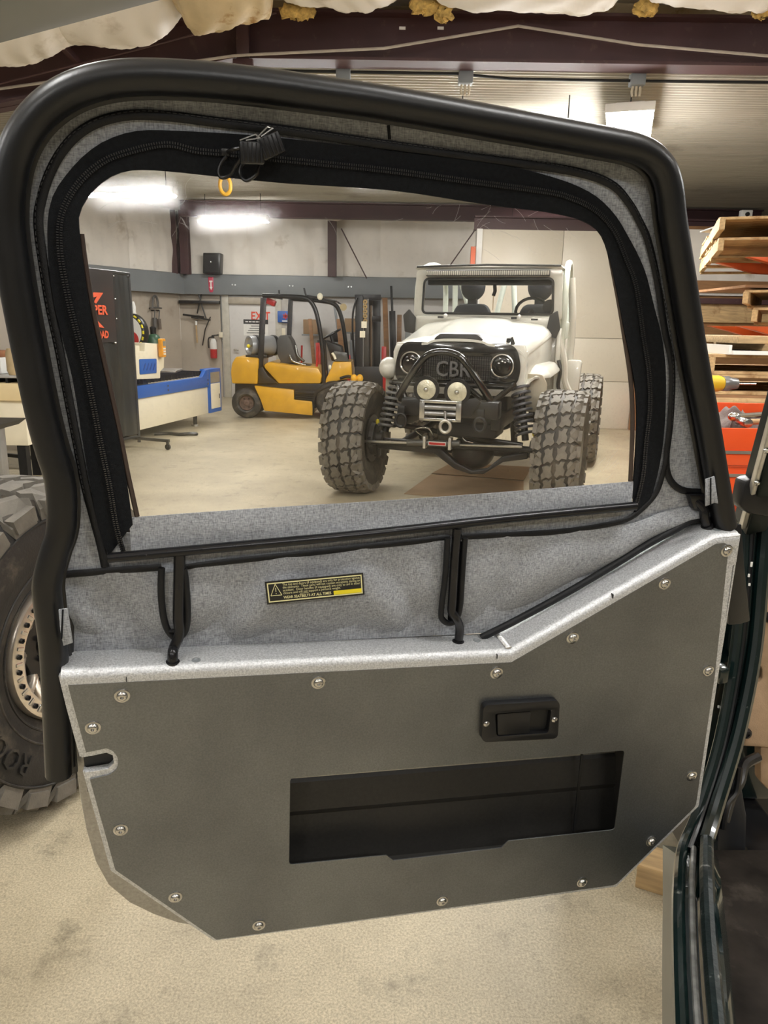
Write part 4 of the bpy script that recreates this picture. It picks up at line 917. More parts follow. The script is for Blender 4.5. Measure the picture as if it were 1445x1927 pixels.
# ------------------------------------------------------------------ off-white rock buggy seen through the window
JF = yawframe((.607, 6.467, 0), -18)
J = thing('off_roader', 'off-white open-cab off-roader with black bull bar and huge mud tyres, seen through the window', 'vehicle', frame=JF)
def jx(px, py, y): return JF.xz(px, py, y)
def cutmirror(P): return P + [(-x, z) for x, z in P[::-1]]
TW = treads(.505, .215, .37, 12).mesh('tread_lugs', TREAD, smooth=0); CW = carcass(.505, .215, .37, 48).mesh('tyre', TYRE, smooth=60)
BLK2 = BLACKM
RWm = MB().lathe([(-.16, .215), (-.16, .19), (-.02, .17), (.0, .06), (.03, .06), (.06, .17), (.16, .19), (.16, .215)], (0, 0, 0), (1, 0, 0), 32).mesh('rim', BLACKM, smooth=40)
for (x, y, s, yw) in ((-.915, .0, 1, 2), (.915, .0, -1, -1), (-.88, 2.5, 1, 0), (.92, 2.5, -1, 0)):
    wv = bpy.data.objects.new('wheel', CW); COL.objects.link(wv); wv.parent = J; wv.location = (x, y, .505); wv.rotation_euler = (random.uniform(0, .5), 0, rad(yw))
    for nm, me in (('tread_lugs', TW), ('rim', RWm)): o = bpy.data.objects.new(nm, me); COL.objects.link(o); o.parent = wv
    m = MB(); m.cyl((s * .02, 0, 0), (s * .20, 0, 0), .17, .15, 24); m.cyl((s * .1, 0, 0), (s * .26, 0, 0), .085, .07, 16); m.box((s * .2, 0, .10), (.06, .07, .10)); m.box((s * .2, 0, -.12), (.05, .06, .09)); m.box((s * .16, -.13, .02), (.05, .10, .06))
    m.build('hub_knuckle', DKMET, wv, bev=.006)
    if y < 1: MB().sphere((s * .22, -.05, .165), (.018, .018, .026), 10, 8).build('valve_cap', LY2, wv)
# hood: crowned panel with raised centre
def hood(a, b):
    x = (a * 2 - 1); hw = .575 + .09 * b; z0 = 1.335 + .165 * b; ax_ = abs(x); z = z0 + .075 * (1 - ax_ ** 2.6) + (.022 * max(0, 1 - (ax_ / .45) ** 6)) - (.05 * max(0, (ax_ - .93) / .07)); y = 0.0 + 1.12 * b - .05 * (1 - ax_ ** 2) * (1 - b); z -= .035 * max(0, 1 - b * 14)
    return (x * hw, y, z)
MB().grid(hood, 40, 24, (0, 0, -.02)).build('hood', PAINTW, J, smooth=50)
m = MB()
for s in (-1, 1):
    m.add([(s * .572, .02, .99), (s * .572, .02, 1.30), (s * .662, 1.12, 1.46), (s * .672, 1.12, .95), (s * .55, .02, .99), (s * .55, .02, 1.30), (s * .64, 1.12, 1.46), (s * .65, 1.12, .95)], [(0, 1, 2, 3), (7, 6, 5, 4), (0, 4, 5, 1), (1, 5, 6, 2), (2, 6, 7, 3), (3, 7, 4, 0)])
m.build('hood_side', PAINTW, J, bev=.006)
# nose: white surround, black rounded bezel, mesh grille, lettering
MB().prism([(-.57, .93), (.57, .93), (.58, 1.28), (.55, 1.36), (-.55, 1.36), (-.58, 1.28)], .0, .10).build('nose_panel', PAINTW, J, bev=.012)
bz = rounded([(-.545, 1.02), (.515, 1.02), (.545, 1.18), (.49, 1.365), (-.49, 1.365), (-.545, 1.20)], .12, 8)
gh = rounded([(-.30, 1.06), (.29, 1.06), (.29, 1.26), (-.30, 1.26)], .02, 3)
HL = [(-.405, 1.185), (.385, 1.185)]
hh = [[(cx + .098 * cos(2 * pi * i / 24), cz + .098 * sin(2 * pi * i / 24)) for i in range(24)] for cx, cz in HL]
GLB = M('gloss_black_bezel', (.008, .008, .008), .12, 0, .1, 5, coat=.6)
MB().prism(bz, -.035, 0, [gh] + hh).build('grille_bezel', GLB, J, bev=.008)
gm = MB()
for i in range(20): gm.bx(-.30, .29, -.012, -.006, 1.065 + i * .0100, 1.0695 + i * .0100)
for i in range(30): gm.bx(-.295 + i * .02, -.2915 + i * .02, -.010, -.004, 1.06, 1.26)
gm.build('grille_mesh', DKMET, J, smooth=0)
cb = MB(); cb.text('CBR', .185, lambda x, y, z: V((-.185 + x, -.034 - z, 1.085 + y)), ext=.008, sx=.88, bold=.002); cb.build('grille_lettering', M('charcoal_letters', (.15, .145, .14), .5), J, smooth=0)
for cx, cz in HL:
    h = MB().lathe([(0, .098), (-.012, .100), (-.016, .092), (-.010, .086)], (cx, -.030, cz), (0, 1, 0), 32, closed=True).build('headlamp', M('silver_lamp_ring', (.75, .75, .72), .25, .9, .05, 9), J)
    MB().lathe([(0, .088), (-.010, .080), (-.014, .05), (-.015, 0)], (cx, -.024, cz), (0, 1, 0), 28).build('lamp_lens', GLB, h, smooth=60)
    r = MB()
    for dx, dz in ((-.030, .022), (.022, .03), (0, .038)): r.sphere((cx + dx, -.040, cz + dz), (.011, .004, .008), 8, 6)
    r.build('lamp_reflector', BRIGHT, h)
# black scoop on the hood lip
MB().prism(rounded([(-.215, 1.385), (.225, 1.385), (.17, 1.44), (-.16, 1.44)], .03, 4), -.045, .12).build('hood_scoop', DARKS, J, bev=.006)
for x in (-.42, .30): MB().box((x, 1.02, 1.585), (.05, .05, .02)).build('hood_latch', DARKS, J, bev=.004); MB().sphere((x + .05, 1.02, 1.60), .02, 10, 8).build('washer_jet', WHITEP, J)
MB().box((.50, .98, 1.575), (.06, .03, .015)).build('hood_bumper', DARKS, J)
MB().tube([(.41, .05, 1.37), (.415, .04, 1.40), (.44, .03, 1.41), (.455, .03, 1.37), (.45, .02, 1.33)], .018, 8).build('hood_catch', DKMET, J)
# cowl and windscreen
MB().prism([(-.70, 1.44), (.70, 1.44), (.705, 1.56), (.70, 1.60), (-.70, 1.60), (-.705, 1.56)], 1.10, 1.24).build('cowl', PAINTW, J, bev=.02)
wo = rounded([(-.735, 1.565), (.735, 1.565), (.715, 2.045), (-.715, 2.045)], .05, 5); wi = rounded([(-.645, 1.625), (.645, 1.625), (.63, 1.955), (-.63, 1.955)], .05, 5)
MB().prism(wo, 1.16, 1.21, [wi]).build('windscreen_frame', PAINTW, J, bev=.008)
MB().tube([(x, 1.155, z) for x, z in wi], .012, 8, closed=True).build('windscreen_seal', DARKS, J)
gm_, nt, p, N, L = new_mat('windscreen_glass'); p.inputs['Base Color'].default_value = (1, 1, 1, 1); p.inputs['Roughness'].default_value = .02; p.inputs['Transmission Weight'].default_value = 1; p.inputs['IOR'].default_value = 1.0; p.inputs['Alpha'].default_value = .12
MB().prism(wi, 1.178, 1.184).build('windscreen_glass', gm_, J, smooth=0)
lb = MB().bx(-.60, .60, 1.08, 1.15, 1.975, 2.03).build('light_bar', BLACKM, J, bev=.006)
q = MB().bx(-.008, .008, -.004, .004, -.020, .020).mesh('led_cell', M('led_bar_lens', (.72, .70, .62), .2, .5, .1, 60), smooth=0, bev=.003)
for i in range(58):
    o = bpy.data.objects.new('led_cell', q); COL.objects.link(o); o.parent = lb; o.location = (-.587 + i * .0206, 1.077, 2.0025)
MB().prism([(-.73, 2.045), (.73, 2.045), (.70, 2.075), (-.70, 2.075)], 1.14, 1.75).build('roof_panel', PAINTW, J, bev=.012)
MB().tube([(-.70, 1.11, 2.066), (0, 1.09, 2.078), (.70, 1.11, 2.066)], .010, 8).build('roof_edge', DARKS, J)
# roll cage and seats
cage = [[(-.72, 1.22, 1.5), (-.70, 1.28, 2.03), (-.68, 2.2, 2.03), (-.70, 2.3, 1.0)], [(.75, 1.22, 1.3), (.74, 1.30, 2.03), (.70, 2.2, 2.03), (.72, 2.3, 1.0)], [(-.68, 2.15, 2.03), (.70, 2.15, 2.03)], [(-.50, 2.15, 2.03), (-.22, 2.25, 1.2)], [(-.56, 2.2, 2.03), (-.56, 2.3, 1.2)], [(.02, 2.15, 2.03), (-.18, 2.25, 1.2)], [(.10, 2.15, 2.03), (.16, 2.25, 1.2)], [(-.68, 1.6, 2.0), (.70, 1.6, 2.0)]]
CAGE = M('pale_cage_paint', (.62, .66, .58), .35, 0, .04, 5)
for c in cage: MB().tube(smooth_path(c, 6), .030, 10).build('cage_tube', CAGE, J, smooth=60)
MB().tube(smooth_path([(.785, 1.32, 1.97), (.82, 1.34, 1.6), (.82, 1.38, 1.28), (.80, 1.40, 1.0)], 6), .035, 10).build('cage_tube', PAINTW, J, smooth=60)
for x in (-.30, .42):
    s = MB().prism(rounded([(-.20, 0), (.20, 0), (.22, .5), (.16, .62), (-.16, .62), (-.22, .5)], .06, 4), -.06, .06).build('seat', DARKPL, J, bev=.03); s.location = (x, 1.95, 1.12)
    MB().sphere((0, 0, .80), (.135, .07, .15), 16, 12).build('head_rest', DARKPL, s); MB().bx(-.05, .05, -.03, .03, .58, .72).build('head_rest_post', DARKS, s)
MB().tube([(.40 + .16 * cos(a * pi / 10), 1.50 + .04 * sin(a * pi / 10), 1.66 + .13 * sin(a * pi / 10)) for a in range(20)], .016, 8, closed=True).build('steering_wheel', DARKS, J)
MB().cyl((.40, 1.5, 1.66), (.38, 1.24, 1.55), .025, n=10).build('steering_column', DARKS, J)
MB().cyl((.60, 1.30, 1.70), (.60, 1.36, 1.70), .07, n=18).build('gauge_pod', DARKS, J)
MB().bx(-.66, .66, 1.22, 1.30, 1.50, 1.60).build('dashboard', DARKPL, J, bev=.01)
MB().bx(-.62, .62, 1.24, 1.34, 1.90, 1.955).build('sun_visor_rail', DARKS, J, bev=.01)
MB().tube([(.06, 1.24, 1.90), (.07, 1.22, 1.84), (.06, 1.2, 1.80)], .018, 8).build('mirror_stem', DARKS, J); MB().cyl((.06, 1.2, 1.80), (.06, 1.2, 1.66), .004, n=6).build('dangling_cord', M('tan_cord', (.5, .35, .2), .7), J)
# tub, side pods, mirrors, fenders
m = MB()
for s in (-1, 1): m.bx(s * .70, s * .74, 1.14, 2.75, .86, 1.50)
m.bx(-.70, .70, 1.20, 1.24, .82, 1.44); m.bx(-.72, .72, 2.70, 2.75, .86, 1.45); m.bx(-.70, .70, 1.2, 2.72, .82, .86)
m.build('tub', PAINTW, J, bev=.008)
for s, P_ in ((-1, [(-.70, 1.42), (-.80, 1.44), (-.82, 1.60), (-.76, 1.66), (-.69, 1.58)]), (1, [(.60, 1.44), (.70, 1.40), (.735, 1.50), (.70, 1.66), (.63, 1.62)])):
    MB().prism(P_, 1.06, 1.10).build('hinge_guard', DARKS, J, bev=.008)
MB().prism(rounded([(.715, 1.40), (.80, 1.40), (.805, 1.56), (.72, 1.56)], .02, 3), 1.20, 1.24).build('side_mirror', CAGE, J, bev=.008)
MB().prism(rounded([(.78, .86), (.93, .86), (.945, 1.20), (.80, 1.20)], .03, 3), 1.28, 1.40).build('side_pod', PAINTW, J, bev=.012)
MB().tube(smooth_path([(.72, 1.2, 1.42), (.78, 1.22, 1.2), (.80, 1.24, 1.0), (.86, 1.26, .88)], 5), .03, 8).build('cage_tube', PAINTW, J)
MB().tube(smooth_path([(.735, 1.13, 1.20), (.76, 1.12, 1.1), (.75, 1.12, .95), (.80, 1.14, .88)], 5), .018, 8).build('side_step_bar', BLACKM, J)
def fender(s):
    def fn(a, b):
        y = -.02 + 1.05 * a; k = min(1, a * 4); z = 1.18 - .22 * (1 - sin(min(1, a * 2.2) * pi / 2)) * (1 - b) ** .7 + .02 * a; x = .545 + (.10 + .11 * k) * b; return (s * x, y + .06 * b, z - .03 * b * b + (0 if b < .8 else -.05 * (b - .8) / .2))
    return MB().grid(fn, 16, 8, (0, .0, -.02)).build('fender', PAINTW, J, smooth=60)
fender(1)
MB().sphere((-.625, .03, 1.135), (.085, .12, .095), 18, 12).build('fender', PAINTW, J); MB().bx(-.66, -.56, .05, .10, .80, 1.06).build('fender_stay', M('tan_fender_stay', (.45, .40, .30), .5), J)
MB().prism(rounded([(.52, .80), (.74, .80), (.745, 1.04), (.70, 1.12), (.52, 1.12)], .02, 2), .13, .17).build('inner_fender', M('beige_inner_fender', (.42, .37, .28), .5, 0, .05, 5), J, bev=.006)
# bumper with winch, hoop and lamps
bmp = MB().bx(-.37, .44, -.42, -.28, .78, .92).build('winch_bumper', BLACKM, J, bev=.012)
def tb(name, pts, r, mat=BLACKM, per=5): return MB().tube(smooth_path(pts, per), r, 12).build(name, mat, J, smooth=60)
tb('bull_bar', [(-.42, -.34, .92), (-.33, -.38, 1.06), (-.24, -.40, 1.19), (-.15, -.41, 1.275), (-.03, -.41, 1.30), (.09, -.41, 1.275), (.18, -.40, 1.19), (.27, -.38, 1.06), (.36, -.34, .92)], .030, GLB, 6)
for a, b in (((-.55, -.10, 1.02), (.50, -.10, 1.02)), ((-.36, -.3, .90), (-.50, -.06, 1.02)), ((.36, -.30, .90), (.50, -.06, 1.04)), ((-.50, -.1, 1.0), (-.40, -.33, .90)), ((.28, -.33, .93), (.16, -.36, 1.03))): tb('bumper_brace', [a, b], .024, GLB, 1)
for x, z in ((-.15, 1.00), (.105, .99)):
    l = MB().lathe([(.07, .03), (.06, .085), (0, .108), (-.012, .108), (-.012, .096)], (x, -.44, z), (0, 1, 0), 28).build('driving_lamp', DKMET, J, smooth=50)
    MB().lathe([(-.004, .097), (-.016, .07), (-.021, 0)], (x, -.44, z), (0, 1, 0), 28).build('lamp_lens', M('driving_lamp_lens', (.62, .60, .46), .18, .35, .15, 30, .3, 90), l, smooth=60)
    MB().sphere((x, -.462, z), .02, 10, 8).build('bulb_shield', BRIGHT, l); MB().cyl((x, -.40, z - .1), (x, -.36, .9), .014, n=8).build('lamp_post', BLACKM, l)
wn = MB(); wn.bx(-.20, .15, -.47, -.42, .895, .92); wn.bx(-.20, .15, -.47, -.42, .75, .775); wn.bx(-.20, -.155, -.47, -.42, .75, .92); wn.bx(.105, .15, -.47, -.42, .75, .92); wnp = wn.build('winch_fairlead', BRIGHT, J, bev=.006)
for z in (.81, .86): MB().cyl((-.155, -.45, z), (.105, -.45, z), .020, n=14).build('roller', M('grey_roller', (.3, .3, .3), .35, .7), wnp)
MB().tube([(.03 + .042 * sin(a * pi / 8), -.50, .715 + .048 * cos(a * pi / 8)) for a in range(16)], .014, 8, closed=True).build('winch_hook', M('galvanised_hook', (.5, .48, .42), .4, .7), J); MB().cyl((.02, -.49, .84), (.03, -.50, .76), .010, n=8).build('winch_rope', BRIGHT, J)
for x in (-.36, .30):
    MB().tube([(x + .045 * sin(a * pi / 8), -.45, .74 + .055 * cos(a * pi / 8)) for a in range(16)], .013, 8, closed=True).build('tow_shackle', DKMET, J); MB().bx(x - .03, x + .03, -.45, -.40, .76, .86).build('shackle_mount', BLACKM, J, bev=.004)
MB().prism([(.13, .80), (.22, .80), (.30, .92), (.26, .95), (.16, .93)], -.45, -.43).build('winch_lever', DKMET, J, bev=.004)
# engine mass, frame rails, radiator
MB().bx(-.40, .42, .15, 1.05, .72, 1.28).build('engine', DKMET, J, bev=.03); 
for s in (-1, 1): MB().bx(s * .36, s * .44, -.30, 2.8, .68, .80).build('frame_rail', BLACKM, J, bev=.006)
MB().bx(-.10, .40, -.25, .15, .60, .72).build('steering_box', DKMET, J, bev=.02)
# axle, steering and links
ax_ = MB().tube([(-.80, .02, .47), (-.2, .02, .47), (0, .02, .47), (.4, .02, .47), (.80, .02, .47)], [.045, .045, .055, .055, .045], 14).build('front_axle', DKMET, J)
MB().sphere((.17, -.02, .45), (.19, .14, .155), 20, 14).build('diff_housing', DKMET, ax_)
MB().prism([(-.66, .50), (-.1, .49), (.06, .36), (.20, .305), (.32, .33), (.44, .44), (.66, .50), (.66, .44), (.46, .40), (.30, .285), (.18, .275), (.04, .31), (-.14, .43), (-.66, .44)], -.16, -.08).build('axle_skid', BLACKM, ax_, bev=.008)
tb('tie_rod', [(-.70, -.20, .50), (.70, -.20, .52)], .020, DKMET, 1)
sc_ = MB().cyl((-.36, -.24, .525), (.10, -.24, .545), .028, n=14).build('steering_ram', M('grey_ram_body', (.12, .12, .11), .4, .4), J)
for a, b in ((-.76, -.36), (.10, .62)): MB().cyl((a, -.24, .510 + (a + .76) * .03), (b, -.24, .510 + (b + .76) * .03), .013, n=10).build('ram_shaft', BRIGHT, sc_)
for x in (-.20, .02): MB().bx(x - .012, x + .012, -.285, -.20, .49, .59).build('ram_clamp', M('silver_clamp', (.6, .58, .52), .35, .6), sc_, bev=.003)
MB().bx(-.16, -.02, -.272, -.268, .525, .545).build('ram_sticker', REDP, sc_); MB().bx(-.165, -.015, -.270, -.266, .520, .552).build('ram_sticker_ground', WHITEP, sc_)
tb('track_bar', [(-.52, -.12, .66), (-.1, -.14, .62), (.20, -.12, .58), (.60, -.06, .54)], .022, BLACKM, 4)
for s in (-1, 1): tb('lower_link', [(s * .52, .06, .46), (s * .30, 1.3, .66)], .030, DKMET, 1)
tb('brake_line', [(-.25, -.18, .58), (-.30, -.22, .64), (-.18, -.24, .66), (-.14, -.2, .58)], .009, BRIGHT)
tb('brake_line', [(.10, -.15, .70), (.12, -.2, .58), (.2, -.18, .55)], .008, BRIGHT)
# coil-over shocks
for s in (-1, 1):
    a, b = V((s * .62, -.06, .58)), V((s * .52, .06, 1.10)); d = (b - a); t = d.normalized(); u = t.cross(V((0, 1, 0))).normalized(); w_ = t.cross(u); n = 9
    sh = MB().cyl(a, b, .030, n=12).build('shock_absorber', DKMET, J); pts = []
    for i in range(n * 14 + 1):
        an = 2 * pi * i / 14; pts.append(a + d * (.08 + .80 * i / (n * 14)) + u * (cos(an) * .074) + w_ * (sin(an) * .074))
    MB().tube(pts, .013, 6).build('coil_spring', M('dark_coil', (.09, .09, .10), .3, .3) if s > 0 else M('dusty_coil', (.20, .20, .20), .35, .4), sh, smooth=60)
MB().tube([(-.80, 2.5, .47), (.80, 2.5, .47)], .05, 12).build('rear_axle', DKMET, J); MB().sphere((0, 2.5, .47), (.17, .15, .16), 16, 12).build('rear_diff', DKMET, J)
for x in (-.35, .35): MB().cyl((x, 2.5, .5), (x, 2.4, .9), .04, n=10).build('rear_shock', DKMET, J)
# cardboard sheets on the floor under it
c1 = atZ(838, 905, 0); c2 = atZ(980, 925, 0)
for nm, P_, lb_, z in (('cardboard_sheet', [(812, 893), (985, 906), (985, 948), (760, 930)], 'flat brown cardboard sheet on the floor under the front of the off-roader', 0), ('cardboard_sheet', [(850, 872), (1000, 880), (985, 905), (812, 892)], 'second cardboard sheet lying just behind the first, under the axle', .004)):
    P3 = [atZ(x, y, 0) for x, y in P_]; c = sum(P3, V()) / 4
    o = MB().prism([(p.x - c.x, p.y - c.y) for p in P3], .001, .005, fn=lambda x, y, z: V((x, z, y))).build(nm, CARD); o.location = (c.x, c.y, z); tag(o, lb_, 'cardboard')
# ------------------------------------------------------------------ yellow forklift
fo_ = atY(437, 787, 12.0); FF = yawframe((fo_.x, 12.0, 0), 0)
F = thing('forklift', 'yellow forklift with black overhead guard and gas bottle, parked by the exit door', 'forklift', frame=FF)
def fl_(pts, y=0.0): return [FF.xz(px, py, y) for px, py in pts]
def fpr(name, pts, y0, y1, mat, bev=.01, par=None, r=0): 
    P_ = fl_(pts, y0); P_ = rounded(P_, r, 4) if r else P_
    return MB().prism(P_, y0, y1).build(name, mat, par or F, bev=bev)
fpr('counterweight', [(436, 684), (444, 671), (487, 674), (485, 723), (436, 722), (434, 700)], .04, 1.06, YELLOW, .035, r=.03)
fpr('engine_hood', [(497, 686), (505, 681), (545, 687), (598, 692), (606, 706), (603, 722), (524, 722), (497, 692)], .06, 1.04, YELLOW, .03)
fpr('chassis', [(442, 722), (612, 722), (606, 752), (595, 768), (500, 766), (480, 740), (442, 740)], .08, 1.02, DKMET, .01)
fpr('side_panel', [(478, 726), (553, 734), (553, 752), (590, 756), (588, 782), (497, 773), (490, 752)], .0, 1.08, YELLOW, .012)
gr_ = fpr('side_grille', [(554, 734), (596, 737), (590, 755), (554, 752)], .02, .06, DKMET, .003)
for i in range(4): 
    a, b = FF.at(556, 738 + i * 4, .01), FF.at(592, 740.5 + i * 4, .01); MB().bar(a, b, .03, .012).build('grille_slat', BLACKM, gr_)
fpr('cowl', [(627, 681), (661, 681), (663, 712), (637, 716), (610, 726), (606, 728), (618, 704)], .10, 1.0, YELLOW, .02)
fpr('fender', [(588, 782), (590, 758), (596, 742), (608, 733), (630, 727), (655, 727), (655, 720), (630, 719), (606, 725), (592, 738), (586, 757)], .0, .30, BLACKM, .008)
fpr('step', [(494, 690), (503, 706), (524, 722), (486, 722), (486, 694)], .03, 1.05, BLACKM, .01)
def fw(px, py, r, wd, nm, rimmat):
    c = FF.at(px, py, .0); c.z = r
    t = MB().lathe([(0, r * .50), (-.02, r * .60), (.0, r * .86), (.03, r * .98), (.08, r), (wd - .08, r), (wd - .03, r * .98), (wd, r * .86), (wd, r * .5)], (c.x, .02, c.z), (0, 1, 0), 40, closed=True).build('tyre', TYRE, F, smooth=50)
    MB().lathe([(.03, r * .52), (.015, r * .46), (.05, r * .40), (.06, r * .22), (.02, r * .20), (.01, r * .12), (.02, 0)], (c.x, .02, c.z), (0, 1, 0), 28).build('wheel_hub', rimmat, t, smooth=50)
    for k in range(6): an = k * pi / 3; MB().cyl((c.x + cos(an) * r * .31, .065, c.z + sin(an) * r * .31), (c.x + cos(an) * r * .31, .05, c.z + sin(an) * r * .31), .014, n=6).build('wheel_nut', DKMET, t)
fw(463, 760, .245, .20, 'rear', M('rusty_hub', (.13, .08, .06), .6, .2, .2, 9)); fw(628, 760, .31, .26, 'front', DKMET)
for y in (.75,):
    for px, r in ((463, .245), (628, .31)): c = FF.at(px, 760, 0); MB().cyl((c.x, y, r), (c.x, y + .25, r), r, n=32).build('tyre', TYRE, F)
# overhead guard
def gt(name, pts, r=.032, mat=BLACKM): return MB().tube(smooth_path([FF.at(x, y, d) for x, y, d in pts], 5), r, 8).build(name, mat, F, smooth=60)
MB().bar(FF.at(488, 722, .10), FF.at(496, 560, .10), .09, .05, up=(0, 1, 0)).build('guard_post', BLACKM, F, bev=.008)
MB().bar(FF.at(541, 700, 1.0), FF.at(547, 560, 1.0), .075, .05, up=(0, 1, 0)).build('guard_post', BLACKM, F, bev=.008)
gt('guard_post', [(610, 722, .12), (607, 660, .12), (598, 600, .12), (588, 572, .12), (574, 561, .12), (545, 558, .12), (494, 556, .12)], .035)
gt('guard_post', [(655, 690, 1.0), (648, 628, 1.0), (640, 590, 1.0), (628, 572, 1.0), (600, 566, 1.0), (547, 562, 1.0)], .035)
for px in (500, 520, 540, 560, 578): MB().bar(FF.at(px, 557, .12), FF.at(px + 30, 562, 1.0), .03, .03).build('guard_slat', BLACKM, F)
fpr('plate', [(601, 560), (633, 565), (632, 568), (600, 563)], .2, .8, BLACKM, .004)
MB().sphere(FF.at(602, 558, .08), (.045, .03, .055), 12, 8).build('work_lamp', M('lamp_white', (.8, .76, .6), .3), F)
MB().bar(FF.at(502, 565, .3), FF.at(518, 572, .3), .16, .09).build('tail_lamp', REDP, F, bev=.01)
MB().lathe([(0, 0), (0, .055), (.015, .055), (.02, .04), (.02, 0)], FF.at(646, 578, .05), (0, 1, 0), 18).build('round_mirror', M('mirror_tan', (.35, .28, .15), .3, .4), F); gt('mirror_arm', [(636, 570, .3), (642, 572, .2), (645, 578, .1)], .010)
for a, b in (((498, 556), (525, 546)), ((548, 557), (572, 542))): gt('antenna', [(a[0] + 28, a[1], .5), (b[0], b[1], .5)], .014)
# seat, controls
fpr('seat_base', [(527, 690), (525, 680), (560, 685), (590, 690), (592, 697), (570, 698), (545, 693)], .30, .80, DARKPL, .03)
fpr('seat_back', [(521, 640), (527, 631), (541, 632), (548, 642), (553, 660), (560, 682), (530, 684), (522, 668)], .30, .80, M('worn_grey_seat', (.06, .058, .055), .6), .03, r=.02)
gt('arm_rest', [(545, 668, .25), (552, 680, .22), (575, 687, .22)], .020, BRIGHT); gt('seat_bracket', [(556, 650, .4), (560, 668, .35), (572, 680, .3)], .022, BRIGHT)
fpr('control_panel', [(612, 640), (642, 652), (648, 678), (624, 680), (618, 660)], .30, .75, DKMET, .02)
MB().tube([FF.at(622, 630, .5) + V((.16 * cos(a * pi / 10), .16 * sin(a * pi / 10), .09 * cos(a * pi / 10))) for a in range(20)], .016, 8, closed=True).build('steering_wheel', BLACKM, F); gt('steering_column', [(622, 630, .5), (634, 668, .5)], .025)
gt('lever', [(596, 690, .2), (598, 650, .2)], .018, REDP); gt('lever', [(567, 690, .9), (568, 650, .9)], .016, REDP)
fpr('cowl_window', [(628, 660), (652, 664), (656, 680), (630, 680)], .12, .16, M('smoked_panel', (.08, .08, .075), .2), .006)
gt('cowl_handle', [(625, 664, .08), (629, 670, .08), (631, 676, .08)], .022, CREAM); MB().sphere(FF.at(621, 691, .06), (.025, .02, .04), 10, 8).build('marker_lamp', M('lamp_white', (.8, .76, .6), .3), F)
for px in (666, 677): MB().sphere(FF.at(px, 712, .04), (.055, .06, .065), 14, 10).build('turn_lamp', M('amber_lamp', (.80, .42, .03), .3), F)
gt('lamp_bracket', [(640, 712, .1), (655, 708, .08), (664, 712, .06)], .022, DKMET)
# gas bottle strapped across the counterweight
gc = FF.at(468, 650, .20); gx = V((.80, .60, 0)); gb = MB().lathe([(.03, 0), (.03, .10), (0, .125), (0, .15), (.04, .155), (.5, .155), (.58, .12), (.62, .05), (.62, 0)], gc, gx, 28).build('gas_bottle', M('galvanised_bottle', (.36, .37, .38), .35, .4, .1, 6), F, smooth=50)
for s in (.10, .42): MB().lathe([(s, .157), (s, .165), (s + .05, .165), (s + .05, .157)], gc, gx, 28, closed=True).build('bottle_strap', BLACKM, gb)
MB().sphere(gc + V((.0, -.02, -.01)), (.03, .03, .03), 10, 8).build('bottle_valve', LY2, gb); MB().sphere(gc + V((.06, -.05, -.0)), (.02, .03, .02), 8, 6).build('bottle_fitting', BRIGHT, gb)
fpr('bottle_cradle', [(462, 668), (502, 668), (502, 674), (462, 674)], .15, .8, BLACKM, .004)
# mast ahead of the cowl: two channel rails, chains, carriage
for px0, px1, y in ((667, 683, .15), (700, 716, .75)):
    P0 = fl_([(px0 + 2, 556), (px1, 556), (px1 - 1, 742), (px0, 742)], y); MB().prism(P0, y, y + .10).build('mast_rail', DKMET, F, bev=.008)
for px0, px1, y in ((684, 694, .2), (694, 702, .7)):
    MB().prism(fl_([(px0, 562), (px1, 562), (px1, 742), (px0, 742)], y), y, y + .08).build('mast_inner_rail', M('oily_steel', (.05, .045, .038), .4, .5), F, bev=.006)
for py in (560, 600, 700): MB().bar(FF.at(668, py, .35), FF.at(716, py, .45), .06, .09).build('mast_crossbar', DKMET, F, bev=.006)
for px in (689, 698): MB().cyl(FF.at(px, 575, .3), FF.at(px, 740, .3), .016, n=8).build('mast_chain', M('brown_chain', (.12, .08, .05), .5, .4), F)
for i in range(5): MB().lathe([(0, .035), (.02, .035), (.02, .012), (0, .012)], FF.at(687, 568 + 9 * i, .13), (0, 1, 0), 14, closed=True).build('hose_fitting', M('brass_fitting', (.30, .20, .08), .4, .6), F)
for px, py in ((685, 611), (682, 629)): MB().box(FF.at(px, py, .12), (.085, .01, .10)).build('mast_sticker', CREAM, F)
MB().prism(fl_([(668, 690), (720, 690), (720, 736), (668, 736)], .10), .10, .14).build('load_carriage', DKMET, F, bev=.008)
for px in (676, 706): MB().bar(FF.at(px, 778, .12), FF.at(px, 778, -.9) + V((0, 0, -.02)), .10, .04).build('fork', DKMET, F, bev=.006)
gt('hose', [(672, 560, .1), (664, 590, .1), (664, 640, .12), (668, 690, .14)], .016)

# ------------------------------------------------------------------ exit door, signs and fittings on the far wall
YB = YF - .03
def wallp(px, py, y=YB): return atY(px, py, y)
a, b = wallp(431, 556), wallp(522, 760); dt = struct(MB().bx(a.x, b.x, YB - .045, YB, .01, 2.02).build('door_1', PALE, bev=.006)); 
fr_ = MB(); fr_.bx(a.x - .14, a.x, YB - .07, YB, 0, 2.03); fr_.bx(b.x, b.x + .12, YB - .07, YB, 0, 2.03); fr_.build('door_frame', M('stone_door_frame', (.50, .47, .40), .5), dt, bev=.006)
MB().bx(a.x, b.x, YB - .11, YB - .045, 1.86, 1.99).build('door_closer', M('tan_closer', (.40, .35, .28), .5), dt, bev=.01)
k_ = wallp(441, 658, YB - .06); MB().tube([(k_.x, YB - .05, k_.z), (k_.x, YB - .11, k_.z), (k_.x + .10, YB - .11, k_.z)], .014, 8).build('door_handle', BRIGHT, dt)
